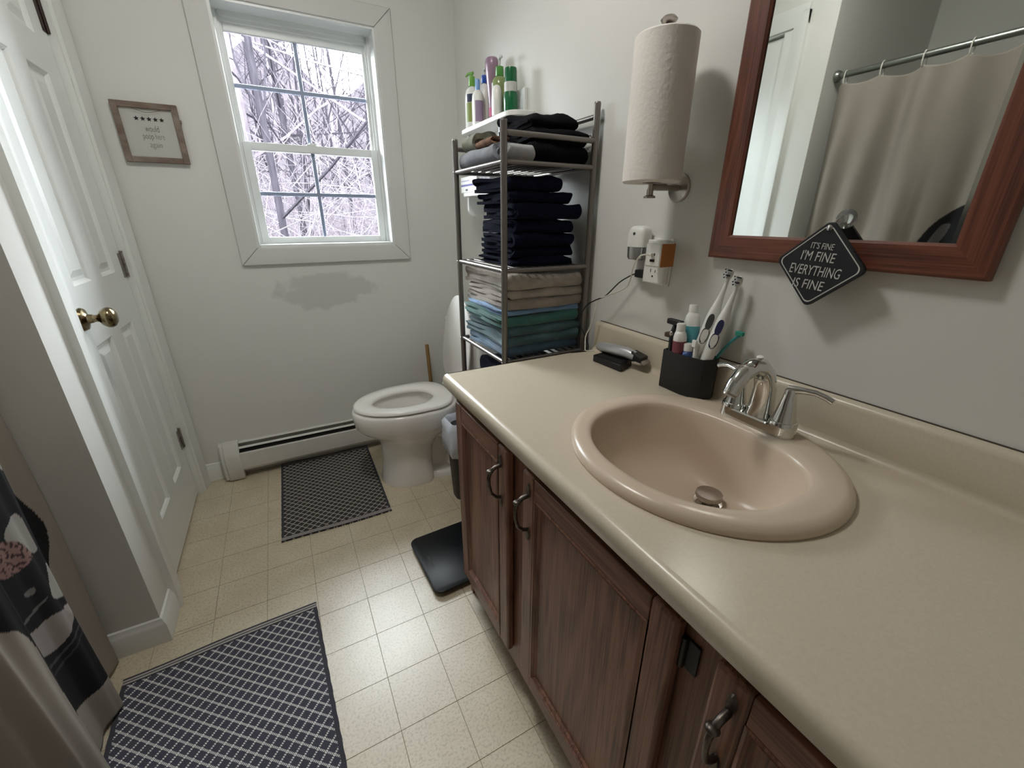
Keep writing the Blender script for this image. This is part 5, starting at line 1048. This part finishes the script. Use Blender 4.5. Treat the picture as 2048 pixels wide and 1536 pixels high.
def chaikin(P_, n=2):
    for _ in range(n): P_ = [q for i in range(len(P_)) for a_, b_ in [(P_[i], P_[(i+1) % len(P_)])] for q in ((a_[0]*.8+b_[0]*.2, a_[1]*.8+b_[1]*.2), (a_[0]*.2+b_[0]*.8, a_[1]*.2+b_[1]*.8))]
    return P_
SH += [([(0.70, 1.02), (0.82, 0.95), (0.90, 0.86), (0.84, 0.84), (0.74, 0.92), (0.68, 0.98)], '#8d8984'), ([(0.90, 0.78), (1.00, 0.72), (1.06, 0.69), (1.02, 0.67), (0.92, 0.70), (0.87, 0.75)], '#a39b96'), ([(0.66, 0.90), (0.72, 0.82), (0.80, 0.76), (0.77, 0.74), (0.69, 0.79), (0.645, 0.86)], '#77746f'), ([(0.80, 0.70), (0.88, 0.66), (0.95, 0.60), (0.92, 0.58), (0.84, 0.62), (0.78, 0.67)], '#4a4a4c'), ([(0.62, 1.06), (0.66, 1.05), (0.67, 1.00), (0.63, 1.00)], '#8f6f68')]
BLACK = chaikin(BLACK); SH = [(chaikin(p_), c_) for p_, c_ in SH]
FAB = lin('#a79f95'); DARK = lin('#16161a')
PROF = [(1.32, -0.612), (1.285, -0.618), (1.245, -0.629), (1.205, -0.627), (1.175, -0.606), (1.155, -0.583), (1.138, -0.573), (1.115, -0.578), (1.07, -0.592), (1.02, -0.595), (0.995, -0.584), (0.975, -0.566), (0.955, -0.553), (0.93, -0.548), (0.895, -0.560), (0.86, -0.590), (0.82, -0.612), (0.77, -0.600), (0.72, -0.566), (0.68, -0.556), (0.63, -0.580), (0.58, -0.612), (0.52, -0.604)]
def prof_x(y):
    if y >= PROF[0][0]: return PROF[0][1]
    for i in range(len(PROF)-1):
        (y1_, x1_), (y0_, x0_) = PROF[i], PROF[i+1]
        if y >= y0_:
            t = (y-y0_)/(y1_-y0_); t = t*t*(3-2*t); return x0_ + (x1_-x0_)*t
    return -0.588 + 0.026*math.sin(2*math.pi*(y-0.52)/0.19 - 0.7)
def fold_x(y, v):
    ph_ = (hooks[0]-y)/0.1385
    q_ = math.pi*ph_*0.92 + 0.4 + 0.5*math.sin(y*3.3); amp_ = 0.026 + 0.036*min(1.0, (1-v)*3.0)
    top_ = RXc + 0.006 + amp_*(math.sin(q_) + 0.38*math.sin(2*q_+0.5)) * (0.8+0.2*math.sin(y*5)) + 0.004*math.sin(y*41)
    k = max(0.0, min(1.0, (v-0.25)/0.65)); k = k*k*(3-2*k)
    return prof_x(y)*(1-k) + top_*k + 0.0035*math.sin(y*57 + v*9)
ya, yb, za, zb = -0.165, 1.300, 0.012, 1.792
YS = [ya + (0.55-ya)*i/110 for i in range(110)] + [0.55 + (1.292-0.55)*i/310 for i in range(310)] + [1.292, 1.296, yb]
ZS_ = [za + (0.10-za)*i/14 for i in range(14)] + [0.10 + (1.30-0.10)*i/420 for i in range(420)] + [1.30 + (zb-1.30)*i/60 for i in range(61)]
nu, nv = len(YS)-1, len(ZS_)-1
cg = MB(); cols = []
for jv in range(nv+1):
    z = ZS_[jv]; v = (z-za)/(zb-za)
    for iu in range(nu+1):
        y = YS[iu]; zz_ = z
        if v > 0.93:   # scallops between the rings
            ph_ = ((y - hooks[0]) / 0.1385) % 1.0; zz_ = z - 0.016*math.sin(math.pi*ph_)*((v-0.93)/0.07)
        if v < 0.05: zz_ += 0.006*math.sin(y*47)*(1-v/0.05)
        yy = y + 0.010*math.sin(z*3.1+y*9)*(1-v)
        cg.v.append(Vector((fold_x(y, v), yy, zz_)))
        c = FAB
        if 0.56 < y < 1.29 and 0.10 < z < 1.30 and inside((y, z), BLACK):
            c = DARK
            for poly, cc in SH:
                if inside((y, z), poly):
                    if cc == 'pink': c = lin('#8f6f68') if mnoise.noise(Vector((y*140, z*140, 3))) > -0.12 else lin('#3c2a28')
                    else: c = lin(cc)
        cols.append(c)
cg.f = [(j*(nu+1)+i, j*(nu+1)+i+1, (j+1)*(nu+1)+i+1, (j+1)*(nu+1)+i) for j in range(nv) for i in range(nu)]
cm = mat('curtain_fabric', '#aca69a', 0.85); nt = cm.node_tree; at = nt.nodes.new('ShaderNodeVertexColor'); at.layer_name = 'print'; nt.links.new(at.outputs[0], nt.nodes['Principled BSDF'].inputs['Base Color'])
tl = nt.nodes.new('ShaderNodeBsdfTranslucent'); nt.links.new(at.outputs[0], tl.inputs[0]); mx = nt.nodes.new('ShaderNodeMixShader'); mx.inputs[0].default_value = 0.25
nt.links.new(nt.nodes['Principled BSDF'].outputs[0], mx.inputs[1]); nt.links.new(tl.outputs[0], mx.inputs[2]); nt.links.new(mx.outputs[0], nt.nodes['Material Output'].inputs[0])
cur = cg.build('shower_curtain', cm, ang=80); tag(cur, 'beige shower curtain with a large black, white and pink print', 'curtain')
ca = cur.data.color_attributes.new('print', 'FLOAT_COLOR', 'POINT'); ca.data.foreach_set('color', [q for c in cols for q in c])
sm = cur.modifiers.new('cloth', 'SOLIDIFY'); sm.thickness = 0.0012

# ------------------------------------------------------------------ added fill light, out of view, to brighten the room
cl = thing('fill_light', (0.10, 1.08, ZC-0.09), 'added dome-shaped fill light under the ceiling, out of view', 'fill light')
MB().lathe([(0.165, 0.0), (0.165, -0.018), (0.155, -0.022)], (0.10, 1.08, ZC), 36).build('pan', M['nickel'], cl)
em = bpy.data.materials.new('fill_light_glow'); em.use_nodes = True; pb = em.node_tree.nodes['Principled BSDF']; pb.inputs['Base Color'].default_value = (0.9, 0.9, 0.88, 1); pb.inputs['Emission Color'].default_value = (1.0, 0.97, 0.92, 1); pb.inputs['Emission Strength'].default_value = 48.0
MB().lathe([(0.150, -0.020), (0.148, -0.035), (0.130, -0.060), (0.095, -0.078), (0.05, -0.087), (0.002, -0.090)], (0.10, 1.08, ZC), 36).build('dome', em, cl)
